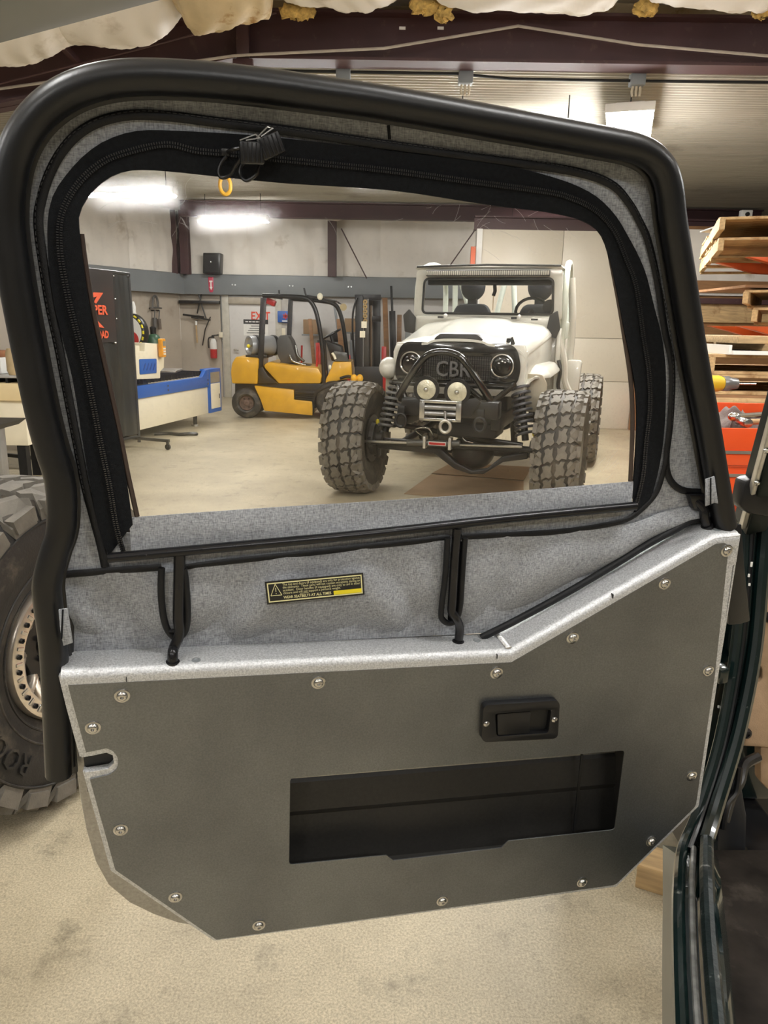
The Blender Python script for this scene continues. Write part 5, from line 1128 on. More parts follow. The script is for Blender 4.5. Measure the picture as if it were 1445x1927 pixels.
m = MB(); p = wallp(472, 602, YB - .05); m.text('EXIT', .23, lambda x, y, z: V((p.x + x * .82, YB - .052 - z, p.z + y)), ext=.003, bold=.004); o = m.build('exit_sign', M('exit_red', (.75, .06, .02), .5), smooth=0, recalc=False); tag(o, 'red EXIT lettering on the white door', 'sign')
a, b = wallp(458, 601, YB - .05), wallp(505, 632, YB - .05)
nt2 = thing('notice_sign', 'white notice sign with a black heading, under the red EXIT lettering', 'sign', (a.x, YB - .046, b.z)); W_, H_ = b.x - a.x, a.z - b.z
MB().bx(0, W_, -.008, 0, 0, H_).build('sign_board', WHITEP, nt2); MB().bx(0, W_, -.011, -.008, H_ * .72, H_).build('heading_strip', BLACKM, nt2)
m = MB()
for i in range(4): m.bx(W_ * (.30 - .06 * i), W_ * (.7 + .06 * i), -.010, -.008, H_ * (.58 - .145 * i), H_ * (.62 - .145 * i))
m.build('text_lines', DKMET, nt2); m = MB(); 
for i in range(6): m.bx(W_ * (.08 + .14 * i), W_ * (.19 + .14 * i), -.013, -.011, H_ * .83, H_ * .89)
m.build('heading_text', WHITEP, nt2)
p = wallp(533, 597, YB - .1); fa = thing('first_aid_box', 'blue first aid box with a red star, on the wall behind the forklift guard', 'box', (p.x, YB - .1, p.z))
MB().bx(-.11, .13, -.03, .06, -.10, .12).build('case', BLUE, fa, bev=.01); m = MB()
for k in range(3): m.box((.05, -.034, .02), (.025, .008, .12), Matrix.Rotation(k * pi / 3, 3, 'Y'))
m.build('red_star', REDP, fa); MB().bx(-.02, .10, -.036, -.03, -.085, -.06).build('white_label', WHITEP, fa)
p = wallp(533, 625, YB - .02); o = MB().box((0, 0, 0), (.10, .05, .16)).build('wall_switch', CREAM, bev=.008); o.location = (p.x, YB - .03, p.z); tag(o, 'cream switch box on the wall under the blue first aid box', 'switch')
struct(MB().bx(wallp(526, 600).x, wallp(546, 600).x, YB - .05, YB, 0, 2.03).build('trim_4', M('grey_post', (.42, .39, .35), .5), bev=.006))
p = wallp(402, 655, YB - .1); fe = thing('fire_extinguisher', 'white and red fire extinguisher hanging on the beige wall beside the door', 'extinguisher', (p.x, YB - .11, p.z - .18))
MB().lathe([(-.02, 0), (-.02, .06), (0, .07), (.16, .07)], (0, 0, 0), (0, 0, 1), 20).build('cylinder_lower', REDP, fe, smooth=50); MB().lathe([(.16, .07), (.30, .07), (.35, .05), (.37, .025), (.37, 0)], (0, 0, 0), (0, 0, 1), 20).build('cylinder_label', WHITEP, fe, smooth=50)
MB().tube(smooth_path([(0, 0, .40), (-.08, -.01, .38), (-.10, -.01, .30), (-.09, -.02, .18)], 5), .014, 8).build('hose', BLACKM, fe); MB().bar((-.03, 0, .42), (.11, 0, .44), .03, .025).build('handle', BLACKM, fe); MB().cyl((0, 0, .36), (0, 0, .42), .025, n=12).build('valve', DKMET, fe); MB().bx(-.05, .05, .06, .10, .05, .32).build('bracket', DKMET, fe)
p = wallp(397, 534, YF - .2); m = MB(); o = MB().prism([(-.05, .13), (.05, .13), (.045, -.12), (.025, -.16), (-.025, -.16), (-.045, -.12)], -.012, 0).build('extinguisher_sign', M('magenta_red_sign', (.55, .05, .10), .4), bev=.002); o.location = (p.x, YF - .195, p.z); tag(o, 'red arrow-shaped extinguisher sign on the grey wall band', 'sign')
MB().prism([(-.03, .06), (.03, .06), (.03, .03), (.012, .03), (.012, -.06), (.03, -.06), (0, -.12), (-.03, -.06), (-.012, -.06), (-.012, .03), (-.03, .03)], -.015, -.011).build('arrow_mark', WHITEP, o)
a, b = atY(383, 486, YF - .3), atY(416, 520, YF - .3); sp_ = thing('loudspeaker', 'black loudspeaker standing on the grey wall band above the extinguisher sign', 'speaker', ((a.x + b.x) / 2, YF - .24, 2.415))
MB().prism([(-.17, 0), (.16, 0), (.19, .38), (-.15, .38)], -.15, .12).build('cabinet', BLACKM, sp_, bev=.015); MB().bx(-.13, .14, -.16, -.15, .03, .34).build('grille', DKMET, sp_); MB().sphere((0, -.17, .21), (.012, .012, .02), 8, 6).build('badge', BRIGHT, sp_)
# wall rack bars and hanging tools on the left of the door
def wt(px, py):
    p = atY(px, py, YF - .14)
    if px > 333: return p
    d = (CORN - LW2).normalized(); n = V((d.y, -d.x, 0)); q = CORN + n * .09; r = ray(px, py)   # on the angled left wall
    return CAM + r * ((q - CAM).dot(n) / r.dot(n))
rk1 = thing('wall_bar_rack', 'upper black bar with hangers on the beige wall below the sign', 'rack', (wt(375, 567).x, YF - .14, wt(375, 567).z))
o3 = V(rk1.location)
MB().bar(wt(337, 568) - o3, wt(413, 569) - o3, .10, .06).build('bar', BLACKM, rk1, bev=.004)
for a, b in (((372, 550), (378, 566)), ((380, 550), (371, 590)), ((378, 570), (388, 600))): MB().cyl(wt(*a) - o3, wt(*b) - o3, .014, n=8).build('hanger', BLACKM, rk1)
MB().cyl((0, .0, 0), (0, .12, 0), .02, n=8).build('wall_mount', DKMET, rk1)
rk2 = thing('wall_bar_rack', 'lower thin black bar with a bent arm, below the thick bar', 'rack', (wt(372, 595).x, YF - .14, wt(372, 595).z)); o3 = V(rk2.location)
for a, b, r in (((344, 592), (384, 597), .02), ((360, 597), (396, 602), .018), ((396, 596), (386, 620), .012), ((386, 620), (381, 650), .012)): MB().cyl(wt(*a) - o3, wt(*b) - o3, r, n=8).build('bar', BLACKM, rk2)
MB().cyl((0, .0, 0), (0, .12, 0), .02, n=8).build('wall_mount', DKMET, rk2)
def tool(label, parts, cat='tool', name='hanging_tool'):
    c = wt(*parts[0][0][0]); t = thing(name, label, cat, c); t.location = c
    for pts, r, mt, nm in parts: MB().tube(smooth_path([wt(x, y) - c for x, y in pts], 4), r, 8).build(nm, mt, t)
    MB().cyl((0, -.01, 0), (0, .12, 0) if parts[0][0][0][0] > 333 else (-.10, .06, 0), .012, n=6).build('hook', DKMET, t)
GREYT = M('tool_grey', (.10, .095, .09), .5, .3)
tool('steel shackle loop hanging on the beige wall, left of the bar racks', [([(287, 580), (288, 562), (292, 557), (296, 564), (297, 578)], .022, GREYT, 'loop'), ([(282, 580), (293, 579), (304, 580)], .016, GREYT, 'bar')])
tool('left of two dark straps hanging under the shackle loop', [([(291, 584), (291, 598)], .012, GREYT, 'cord'), ([(291, 598), (292, 618)], .045, GREYT, 'strap')]); tool('right of two dark straps hanging under the shackle loop', [([(300, 584), (299, 600)], .012, GREYT, 'cord'), ([(299, 600), (301, 620)], .035, M('brown_strap', (.13, .10, .08), .7), 'strap')])
tool('wooden handled hammer hanging under the bar racks', [([(369, 604), (369, 612)], .022, WHITEP, 'head'), ([(369, 612), (371, 645)], .016, WOOD, 'handle')])
for px, lb_ in ((337, 'white pipe run on the wall between shackle and racks'), (418 - 0, 'grey conduit run beside the exit door frame')):
    top, bot = wt(px, 556), wt(px, 640); c = bot; o = MB().cyl((0, 0, 0), (0, 0, top.z - bot.z), .022, n=10).build('wall_pipe', WHITEP if px == 337 else GREYM); o.location = (bot.x, YF - .055, bot.z); tag(o, lb_, 'pipe')
p = wt(415, 630); o = MB().box((0, 0, 0), (.09, .05, .11)).build('wall_outlet', CREAM, bev=.006); o.location = (p.x, YF - .055, p.z); tag(o, 'cream outlet box on the wall above the extinguisher, by the door frame', 'outlet')
# yellow hoist hook under the ceiling
p = atY(424, 350, 9.0); hk = thing('hoist_hook', 'yellow hoist hook hanging from the ceiling under the zip pulls', 'hook', (p.x, 9.0, p.z))
MB().tube(smooth_path([(-.035, 0, .10), (-.06, 0, .03), (-.05, 0, -.05), (0, 0, -.09), (.05, 0, -.05), (.055, 0, .03), (.03, 0, .09)], 5), .022, 10).build('hook', M('hook_yellow', (.65, .35, .03), .4), hk); MB().bx(-.05, .05, -.04, .04, .08, .20).build('block', M('hook_yellow', (.65, .35, .03), .4), hk, bev=.012); MB().cyl((0, 0, .2), (0, 0, 3.58 - p.z), .012, n=6).build('chain', DKMET, hk)

# ------------------------------------------------------------------ blue and cream cutting table, with the things on and behind it
PR_, PL_ = atZ(398, 797, .0), atZ(262, 835, .0)
d_ = (PR_ - PL_); d_.z = 0; L_ = d_.length * 1.0; ang = math.degrees(math.atan2(d_.y, d_.x)); TBF = yawframe((PL_.x, PL_.y, 0), ang)
TB = thing('cutting_table', 'cream and blue plasma cutting table beside the black curtain', 'machine', frame=TBF)
# measured on the front face (local y = 0)
def tbl(pts, y=0.0): return [TBF.xz(a, b, y) for a, b in pts]
xr = TBF.xz(413, 740)[0]; xm = TBF.xz(391, 740)[0]; zb = TBF.xz(330, 793)[1]; zt0 = TBF.xz(330, 738)[1]; zt1 = TBF.xz(330, 716)[1]; DEP = 1.0
MB().bx(-.45, xm, 0, DEP, zb, zt0).build('body_panel', CREAM, TB, bev=.006)
MB().bx(xm, xr - .02, .12, DEP, zb, zt1 + .02).build('end_body', CREAM, TB)
ep = MB().bx(xm, xr, -.03, .12, zb, zt1 + .10).build('end_frame', BLUE, TB, bev=.008)
MB().bx(xm + .04, xr - .05, -.036, -.028, zb + .06, zt0 + .04).build('end_door', CREAM, ep, bev=.002); MB().bx(xm + .04, xr - .05, -.036, -.028, zt0 + .05, zt1 + .05).build('end_plate', M('grey_plate', (.35, .33, .28), .4, .4), ep); MB().bx(xr - .10, xr - .085, -.042, -.034, zb + .2, zb + .27).build('door_slot', DKMET, ep)
MB().prism([(-.45, zt0), (xm, zt0), (xm, zt1 + .10), (xm - .10, zt1 + .09), (xm - .22, zt1), (-.45, zt1)], -.03, .03).build('front_rail', BLUE, TB, bev=.006)
MB().bx(-.45, xm, DEP - .03, DEP + .03, zt0, zt1 + .02).build('rear_rail', DKMET, TB, bev=.006)
for x in (TBF.xz(311, 724)[0], xm - .06):
    for z in (zt0 + .05, zt1 - .05): MB().cyl((x, -.03, z), (x, -.042, z), .014, n=8).build('rail_bolt', BRIGHT, TB)
for i in range(26): MB().bar((-.4 + i * (xm + .36) / 26, .03, zt1 + .045), (-.4 + i * (xm + .36) / 26, DEP - .04, zt1 + .045), .012, .07).build('bed_slat', DKMET, TB)
for x in (-.3, xm - .25):
    for y in (.1, DEP - .15): MB().cyl((x, y, 0), (x, y, zb), .03, n=10).build('leg', DKMET, TB); MB().cyl((x, y, 0), (x, y, .03), .06, n=12).build('levelling_foot', BRIGHT, TB)
MB().bx(-.35, xm - .2, .15, DEP - .2, .14, zb).build('under_tray', DKMET, TB)
# gantry head
gy = -.10
g0 = tbl([(255, 650), (263, 650), (263, 661), (273, 661), (273, 645), (300, 647), (305, 652), (309, 668), (309, 692), (302, 699), (302, 712), (256, 714)], gy)
gh_ = MB().prism(g0, gy, gy + .20).build('gantry_head', CREAM, TB, bev=.01)
MB().prism(rounded(tbl([(263, 676), (295, 675), (295, 702), (264, 705)], gy - .012), .015, 3), gy - .012, gy).build('blue_cover', BLUE, gh_, bev=.004)
for i in range(4):
    a, b = TBF.at(270 + i * 6, 697, gy - .013), TBF.at(274 + i * 6, 684, gy - .013); MB().bar(a, b, .016, .006, up=(0, 1, 0)).build('cover_slot', M('deep_blue', (.008, .05, .25), .4), gh_)
MB().bx(g0[0][0], g0[6][0], gy + .2, DEP + .1, TBF.xz(280, 668)[1], TBF.xz(280, 650)[1]).build('gantry_beam', CREAM, TB, bev=.01)
# sheet-metal offcuts on the bed
oc = MB().box((0, 0, 0), (.62, .34, .03)).build('metal_offcut', M('brushed_offcut', (.45, .42, .38), .35, .8, .2, 12), bev=.004); oc.location = TBF.m @ V((xm - .55, .35, zt1 + .100)); oc.rotation_euler = (0, 0, rad(ang + 18)); tag(oc, 'light steel offcut lying on the cutting table bed', 'metal sheet')
oc = MB().prism([(-.25, -.1), (.2, -.14), (.26, .0), (.05, .04), (.10, .15), (-.2, .12)], -.012, .012, fn=lambda x, y, z: V((x, z, y))).build('metal_offcut', DKMET); oc.location = TBF.m @ V((xm - .98, .80, zt1 + .095)); tag(oc, 'dark cut-out steel scrap at the back of the cutting table bed', 'metal sheet')
# orange hand remote clipped on the gantry
a = TBF.at(305, 657, gy - .046); rm = thing('hand_remote', 'orange hand-held remote hanging on the cream gantry head', 'remote', frame=yawframe(TBF.m @ a, ang))
MB().prism(rounded([(-.045, -.10), (.045, -.10), (.05, .13), (-.05, .13)], .02, 4), -.03, .03).build('case', M('remote_orange', (.80, .34, .02), .45), rm, bev=.01); MB().bx(-.03, .03, -.036, -.03, .04, .10).build('screen', M('remote_screen', (.25, .25, .22), .3), rm)
for i in range(3):
    for j in range(2): MB().bx(-.026 + j * .028, -.004 + j * .028, -.036, -.03, -.07 + i * .033, -.05 + i * .033).build('button', WHITEP, rm)
# green gas cylinder and hose reel behind the table
p = atY(289, 640, 12.75); gcyl = thing('gas_cylinder', 'green gas cylinder with a black cap, behind the cream gantry head', 'gas cylinder', (p.x, 12.75, 0)); tz = atY(289, 637, 12.75).z
MB().lathe([(0, 0), (0, .12), (.02, .125), (tz - .02, .125), (tz + .05, .09), (tz + .08, .04), (tz + .08, 0)], (0, 0, 0), (0, 0, 1), 24).build('cylinder', M('cylinder_green', (.015, .075, .035), .4, 0, .15, 5), gcyl, smooth=50); MB().lathe([(tz + .07, 0), (tz + .07, .05), (tz + .18, .055), (tz + .20, .03), (tz + .20, 0)], (0, 0, 0), (0, 0, 1), 16).build('valve_cap', BLACKM, gcyl, smooth=50)
p = atY(243, 625, 12.4); rl = thing('round_drum_fan', 'black round drum with a yellow dashed rim and white face, behind the curtain edge', 'fan', (p.x, 12.4, 0)); zc = p.z
MB().lathe([(0, .26), (0, .28), (.02, .295), (.12, .295), (.14, .28), (.14, 0)], (0, 0, zc), (.35, .94, 0), 40).build('drum', BLACKM, rl, smooth=50); MB().lathe([(-.004, .0), (-.004, .24), (.012, .25), (.012, 0)], (0, 0, zc), (.35, .94, 0), 40).build('white_face', WHITEP, rl); MB().lathe([(-.008, .0), (-.008, .13), (.0, .13)], (.05, -.02, zc - .12), (.35, .94, 0), 24).build('red_emblem', REDP, rl)
for k in range(18):
    an = 2 * pi * k / 18; ex, ez = V((.94, -.35, 0)), V((0, 0, 1)); c = V((0, 0, zc)) + ex * (.278 * cos(an)) + ez * (.278 * sin(an)); t = ez * cos(an) - ex * sin(an)
    MB().bar(c - t * .026 - V((0, .01, 0)), c + t * .026 - V((0, .01, 0)), .022, .02, up=(.35, .94, 0)).build('yellow_dash', LY2, rl)
MB().cyl((0, .1, 0), (0, .1, zc - .2), .05, n=12).build('stand', DKMET, rl); MB().cyl((0, .1, 0), (0, .1, .03), .22, n=20).build('stand_base', DKMET, rl)
p = atY(251, 588, 13.1); o = MB().lathe([(0, .05), (.12, .06), (.22, .04), (.30, .045), (.38, .02), (.38, 0)], (0, 0, 0), (0, 0, 1), 16).build('white_bottle', WHITEP, smooth=50); o.location = (p.x, 13.1, p.z - .2); tag(o, 'white bottle shape above the round drum', 'bottle')
sh_ = thing('storage_cabinet', 'low dark cabinet behind the round drum carrying the white bottle', 'cabinet', (p.x, 13.1, 0)); MB().bx(-.14, .14, -.12, .22, 0, p.z - .2).build('body', DKMET, sh_, bev=.006); MB().bx(-.12, .12, -.13, -.12, .05, p.z - .25).build('door', GREYM, sh_, bev=.004)
o = MB().tube(smooth_path([(-.3, 0, .02), (-.1, .05, .02), (.05, -.03, .025), (.18, .0, .03), (.26, .06, .02), (.20, .10, .02), (.10, .05, .02)], 5), .022, 8).build('floor_cable', BLACKM); p = atZ(332, 820, 0); o.location = (p.x, p.y, 0); tag(o, 'black cable end lying on the floor under the cutting table', 'cable')

# ------------------------------------------------------------------ black welding curtain on a wheeled frame
CA, CB = V((-3.62, 7.55, 0)), V((-3.02, 9.0, 0)); dd = CB - CA; cang = math.degrees(math.atan2(dd.y, dd.x)); CF = yawframe(CA, cang); CL = dd.length
CU = thing('welding_curtain', 'black welding curtain with orange print on a wheeled pipe frame, left in the window', 'curtain', frame=CF)
zt = CF.xz(247, 516)[1]; zbm = CF.xz(235, 826)[1]; CLr = CF.xz(247, 600)[0]
CURT = M('black_curtain_vinyl', (.022, .023, .022), .32, 0, .25, 2, .25, 4, aniso=(3, 3, .6))
def cf(a, b): return (CLr * a * .985, .012 * sin(a * 30) * (1 - .5 * b) + .006 * sin(a * 71 + 3 * b), zbm + .03 + (zt - zbm - .05) * b)
MB().grid(cf, 60, 20, (0, .004, 0)).build('curtain', CURT, CU)
PIPE = M('dark_pipe', (.05, .05, .05), .35, .5)
MB().tube(smooth_path([(0, 0, .06), (0, 0, 1.0), (0, 0, zt - .12), (.03, 0, zt - .03), (.12, 0, zt), (CLr - .12, 0, zt), (CLr - .03, 0, zt - .03), (CLr, 0, zt - .12), (CLr, 0, 1.0), (CLr, 0, .06)], 6), .020, 10).build('pipe_frame', PIPE, CU, smooth=60)
MB().cyl((0, 0, zbm), (CLr, 0, zbm), .018, n=10).build('lower_rail', PIPE, CU)
for x in (.02, CLr):
    ft = MB().bar((x, -.45, .11), (x, .45, .11), .035, .035).build('foot_bar', PIPE, CU)
    for y in (-.43, .43):
        c_ = MB().cyl((x - .012, y, .035), (x + .012, y, .035), .035, n=16).build('caster', DKMET, ft); MB().box((x, y, .075), (.035, .02, .06)).build('caster_fork', PIPE, ft)
BAN = M('banner_dark_vinyl', (.035, .030, .030), .3, 0, .15, 3, .3, 5)
bx0, bx1 = 0.1, CF.xz(210, 560)[0]; bz0, bz1 = CF.xz(215, 644)[1], CF.xz(205, 510)[1]
MB().grid(lambda a, b: (bx0 + (bx1 - bx0) * a, -.03 - .010 * sin(a * 9) * b, bz0 + (bz1 - bz0) * b), 30, 16, (0, .003, 0)).build('banner', BAN, CU)
for t in (.0, .32, .6): MB().sphere((bx1 + .02, -.03, bz1 - .05 - (bz1 - bz0) * t), .012, 8, 6).build('grommet', BRIGHT, CU)
MB().sphere(CF.at(217, 645, -.03), .016, 10, 8).build('grommet', BRIGHT, CU)
OR = M('banner_orange', (.85, .13, .05), .5, 0, .03)
def ctext(s, px, py, h, sx=1.0, bold=0.0):
    p = CF.at(px, py, -.046); return MB().text(s, h, lambda x, y, z: V((p.x + x, -.045 - z, p.z + y)), ext=.002, sx=sx, bold=bold)
ph = CF.at(180, 592, -.046).z; hgt = CF.xz(185, 573)[1] - CF.xz(185, 591)[1]
ctext('PER', 176, 591, hgt * 1.35, .95, .004).build('banner_lettering', OR, CU, smooth=0, recalc=False); ctext('ROAD', 178, 636, hgt * 1.05, .72, .004).build('banner_lettering', OR, CU, smooth=0, recalc=False)
MB().prism([CF.xz(x, y, -.045) for x, y in ((170, 560), (176, 550), (194, 551), (187, 562), (181, 571), (176, 569), (182, 558), (175, 560))], -.047, -.043).build('banner_mark', OR, CU, smooth=0)
MB().prism([CF.xz(x, y, -.045) for x, y in ((176, 593), (184, 604), (196, 617), (180, 615), (181, 611), (186, 611), (176, 600))], -.047, -.043).build('banner_mark', OR, CU, smooth=0)

# ------------------------------------------------------------------ bench with clutter at the far left, seen outside the door edge
b0 = atY(46, 722, 6.9); WBN = thing('work_bench', 'cream bench with dark slatted top at the far left, beyond the door edge', 'bench', (b0.x, 6.9, 0)); zt_ = b0.z
MB().bx(-1.8, 0, 0, .46, zt_ - .16, zt_).build('fascia', M('cream_fascia_lit', (.75, .60, .34), .5, 0, .05, 4), WBN, bev=.006); MB().bx(-1.7, -.04, .04, .42, atY(30, 838, 6.95).z, zt_ - .16).build('body_panel', CREAM, WBN, bev=.005)  # fascia cream shifted to yellow: the light on it is in the colour
for i in range(16): MB().bar((-1.75 + i * .112, .04, zt_ + .02), (-1.75 + i * .112, .44, zt_ + .02), .02, .05).build('slat', DKMET, WBN)
for x in (-1.6, -.12):
    for y in (.1, .36): MB().bx(x - .04, x + .04, y - .04, y + .04, 0, atY(30, 838, 6.95).z).build('leg', DKMET, WBN)
def bitem(name, label, cat, px, py, Y, build, mat):
    p = atY(px, py, Y); o = build(MB()).build(name, mat, bev=.004); o.location = p; return tag(o, label, cat)
zt2 = zt_ + .046
def onb(px, Y): return V((atY(px, 700, Y).x, Y, zt2))
o = MB().box((0, 0, .012), (.7, .40, .024)).build('sheet_offcut', M('grey_sheet', (.45, .44, .42), .4, .5), bev=.003); o.location = onb(5, 7.12); tag(o, 'grey sheet offcut lying on the slats of the cream bench', 'metal sheet')
o = MB().box((0, 0, .075), (.62, .26, .15)).build('storage_box', WHITEP, bev=.008); o.location = onb(-45, 7.2) + V((0, 0, .026)); tag(o, 'white box on the cream bench, left edge', 'box')
o2 = MB().box((0, 0, .03), (.60, .24, .06)).build('wooden_plank', M('reddish_plank', (.25, .10, .04), .6, 0, .2, 6), bev=.004); o2.location = o.location + V((.0, 0, .152)); tag(o2, 'reddish brown plank on top of the white box', 'plank')
zc2 = o2.location + V((0, 0, .062))
for k, (r, mt, lb_) in enumerate(((.15, DKMET, 'dark coil of cable on the reddish plank, left edge'),)):
    m = MB()
    for j in range(5): m.tube([(cos(a * pi / 12) * (r + .008 * (j % 2)), sin(a * pi / 12) * (r), .018 + .032 * j) for a in range(24)], .018, 6, closed=True)
    o3 = m.build('cable_coil', mt); o3.location = zc2; tag(o3, lb_, 'cable')
o4 = MB().box((0, 0, .02), (.34, .30, .04)).build('yellow_level', LY2, bev=.004); o4.location = zc2 + V((0, 0, .17)); tag(o4, 'yellow tool case on top of the dark cable coil', 'case')
o5 = MB().lathe([(0, 0), (0, .06), (.04, .075), (.20, .075), (.24, .06), (.24, 0)], (0, 0, 0), (0, 0, 1), 20).build('tan_canister', M('tan_canister', (.50, .38, .22), .5), smooth=50); o5.location = onb(30, 6.99) + V((0, 0, .026)); tag(o5, 'tan canister on the cream bench beside the white box', 'canister')
p = atY(4, 885, 5.6); st_ = thing('perforated_stand', 'grey perforated steel post with a dark plate on top, left edge above the tyre', 'stand', (p.x - .02, 5.6, 0)); zt4 = atY(4, 806, 5.6).z
MB().bx(-.05, .05, -.05, .05, 0, zt4).build('post', M('galvanised_post', (.30, .29, .27), .4, .6), st_, bev=.004); MB().prism([(-.35, 0), (.06, 0), (.13, .05), (-.35, .05)], -.25, .25).build('top_plate', DKMET, st_).location = (0, 0, zt4)
for i in range(12): MB().cyl((.02, -.05, .1 + .06 * i), (.02, -.053, .1 + .06 * i), .010, n=8).build('hole', DARKS, st_)
MB().sphere((0, -.06, atY(0, 872, 5.6).z), .025, 10, 8).build('orange_cap', ORANGE, st_); MB().bx(-.2, .2, -.2, .2, 0, .02).build('base_plate', DKMET, st_)

# ------------------------------------------------------------------ steel stock leaning behind the forklift and the off-roader
YS = 14.6
srk = thing('stock_rack', 'red-post steel stock rack behind the forklift', 'rack', (atY(660, 700, YS).x, YS, 0)); ox = srk.location.x
for px, top in ((599, 645), (722, 652), (655, 668)): x = atY(px, 690, YS).x - ox; MB().bx(x - .045, x + .045, -.05, .05, 0, atY(px, top, YS).z).build('post', REDP, srk, bev=.006)
xa, xb = atY(596, 690, YS).x - ox, atY(780, 690, YS).x - ox; MB().bx(xa, xb, -.03, .06, .18, .26).build('lower_beam', DKMET, srk); MB().bx(xa, xb, .0, .5, .10, .18).build('base', DKMET, srk)
bars = [((583, 600), (596, 735), .07, 'brown flat bar leaning far left in the steel rack', BROWNW), ((604, 640), (612, 735), .16, 'wide dark plate leaning left in the steel rack', DKMET), ((628, 575), (652, 735), .05, 'slim grey bar leaning beside the mast', GREYM), ((640, 600), (650, 735), .14, 'brown plate leaning behind the round mirror', BROWNW), ((664, 640), (668, 735), .14, 'grey plate leaning behind the mast', GREYM), ((724, 560), (730, 735), .10, 'brown bar leaning right of the mast', BROWNW), ((736, 538), (745, 735), .045, 'tall thin dark bar right of the mast', DKMET), ((738, 585), (742, 735), .12, 'dark plate leaning beside the off-roader', DKMET), ((752, 592), (750, 735), .09, 'brown plate partly hidden by the off-roader', BROWNW), ((768, 605), (764, 735), .10, 'pale plate partly hidden by the off-roader', GREYM)]
for kb, ((tx_, ty_), (bx_, by_), wd_, lb_, mt) in enumerate(bars):
    a = atY(bx_, 735, YS + .12); a.z = .182; t_ = atY(tx_, ty_, YS + .2); c = V((a.x, YS + .12 + .10 * (kb % 3), .195)); t_.y += .1 * (kb % 3); o = MB().bar((0, 0, 0), t_ - c, wd_, .035, up=(0, -1, 0)).build('steel_bar', mt, bev=.003); o.location = c; tag(o, lb_, 'metal stock')
for px, py, wd_, lb_ in ((585, 615, 26, 'brown cardboard box on the wall shelf, behind the forklift guard'), (661, 612, 24, 'brown cardboard box on the wall shelf, behind the round mirror'), (634, 634, 18, 'dark box on the wall shelf near the steering wheel')):
    p = atY(px, py, YF - .3); s = wd_ / 1400 * 15 / 2; o = MB().box((0, 0, s), (2 * s, .25, 2 * s)).build('cardboard_box', CARD if 'cardboard' in lb_ else DKMET, bev=.006); o.location = (p.x, YF - .3, p.z - s); tag(o, lb_, 'box')
    sh2 = MB().bx(-s - .03, s + .03, -.15, .17, -.03, 0).build('wall_shelf', GREYM, bev=.003); sh2.location = (p.x, YF - .3, p.z - s - .001); MB().bar((0, .15, -.18), (0, -.1, -.03), .03, .02).build('bracket', GREYM, sh2); tag(sh2, 'small grey wall shelf under the ' + lb_.split(' on ')[0] + lb_.split('shelf,')[-1].split('shelf')[-1], 'shelf')
# orange post beside the partition
p = atY(889, 500, 11.3); o = MB().bx(-.035, .035, -.03, .03, 0, atY(889, 464, 11.3).z).build('orange_post', ORANGE, bev=.006); o.location = (p.x, 11.3, 0); tag(o, 'orange post standing at the left edge of the beige partition', 'post')

# ------------------------------------------------------------------ pallet rack at the right
PBm, PBs = {}, {}
def pallet(label, fr, L=1.2, W=2.4, n=16, group=None, sc=1.0):
    t = thing('pallet', label, 'pallet', frame=fr)
    rnd = random.Random(label); bw = .13; k1 = (round(L, 2),); k2 = (round(W, 2),)
    if k1 not in PBm: PBm[k1] = MB().bx(0, L, -bw / 2, bw / 2, 0, .02).mesh('board', WOOD, smooth=0, bev=.002)
    if k2 not in PBs: PBs[k2] = MB().bx(-.02, .02, 0, W, 0, .09).mesh('stringer', WOODY, smooth=0, bev=.002)
    for x in (.02, L / 2, L - .02): o = bpy.data.objects.new('stringer', PBs[k2]); COL.objects.link(o); o.parent = t; o.location = (x, 0, .02)
    top = [.16 + bw / 2 + (W - .18 - bw) * i / (n - 1) for i in range(n)] if W > 1.5 else [bw / 2 + (W - bw) * i / (n - 1) for i in range(n)]
    bot = [W * .30, W * .62, W - bw / 2] if W > 1.5 else [bw / 2, W / 2, W - bw / 2]
    for z, ys in ((.11, top), (0, bot)):
        for yy in ys:
            o = bpy.data.objects.new('board', PBm[k1]); COL.objects.link(o); o.parent = t; o.location = (rnd.uniform(-.01, .01), yy, z); o.rotation_euler = (0, 0, rnd.uniform(-.008, .008))
    return t
def pyaw(p, a): return yawframe(p, a)
# rack: orange uprights and arms
RKX, RKY = 3.0, 6.6
q1 = atY(1352, 436, 6.0); q2 = atY(1416, 580, 6.0); q3 = atY(1335, 745, 5.0)
RK = thing('storage_rack', 'orange cantilever rack holding pallets and boards at the right edge', 'rack', (q1.x, 6.0, 0))
def arm(z, x0=.28, y=.9):
    for yy in (.15, .70): MB().prism([(x0, z - .015), (2.2, z - .015), (2.2, z - .14), (x0 + .35, z - .10)], yy - .04, yy + .04).build('arm', ORANGE, RK, bev=.004)
zA, zB = q1.z - .15, q2.z - .12
ZC = q3.z
arm(zA, .16 + .14); arm(zB, .30)
for yy in (.15, .70): MB().bx(2.2, 2.32, yy - .06, yy + .06, 0, 2.9).build('upright', ORANGE, RK, bev=.006); MB().bx(1.2, 2.6, yy - .06, yy + .06, 0, .10).build('foot', ORANGE, RK, bev=.006)
ya = -19
P0 = V((q1.x, 6.0, zA)); pallet('upper of two long pallets on the top arms of the orange rack', pyaw(P0 + V((.0, 0, .145)), ya)); pallet('lower of two long pallets on the top arms of the orange rack', pyaw(P0 + V((.03, .05, .0)), ya))
sb = MB().prism([(0, 0), (1.9, 0), (1.9, .9), (.05, .9)], 0, .012, fn=lambda x, y, z: V((x, z, y))).build('metal_sheet', M('grey_thin_sheet', (.32, .32, .31), .35, .6), smooth=0); sb.location = P0 + V((.30, .35, .292)); tag(sb, 'thin grey sheet on the topmost pallet of the orange rack', 'metal sheet')
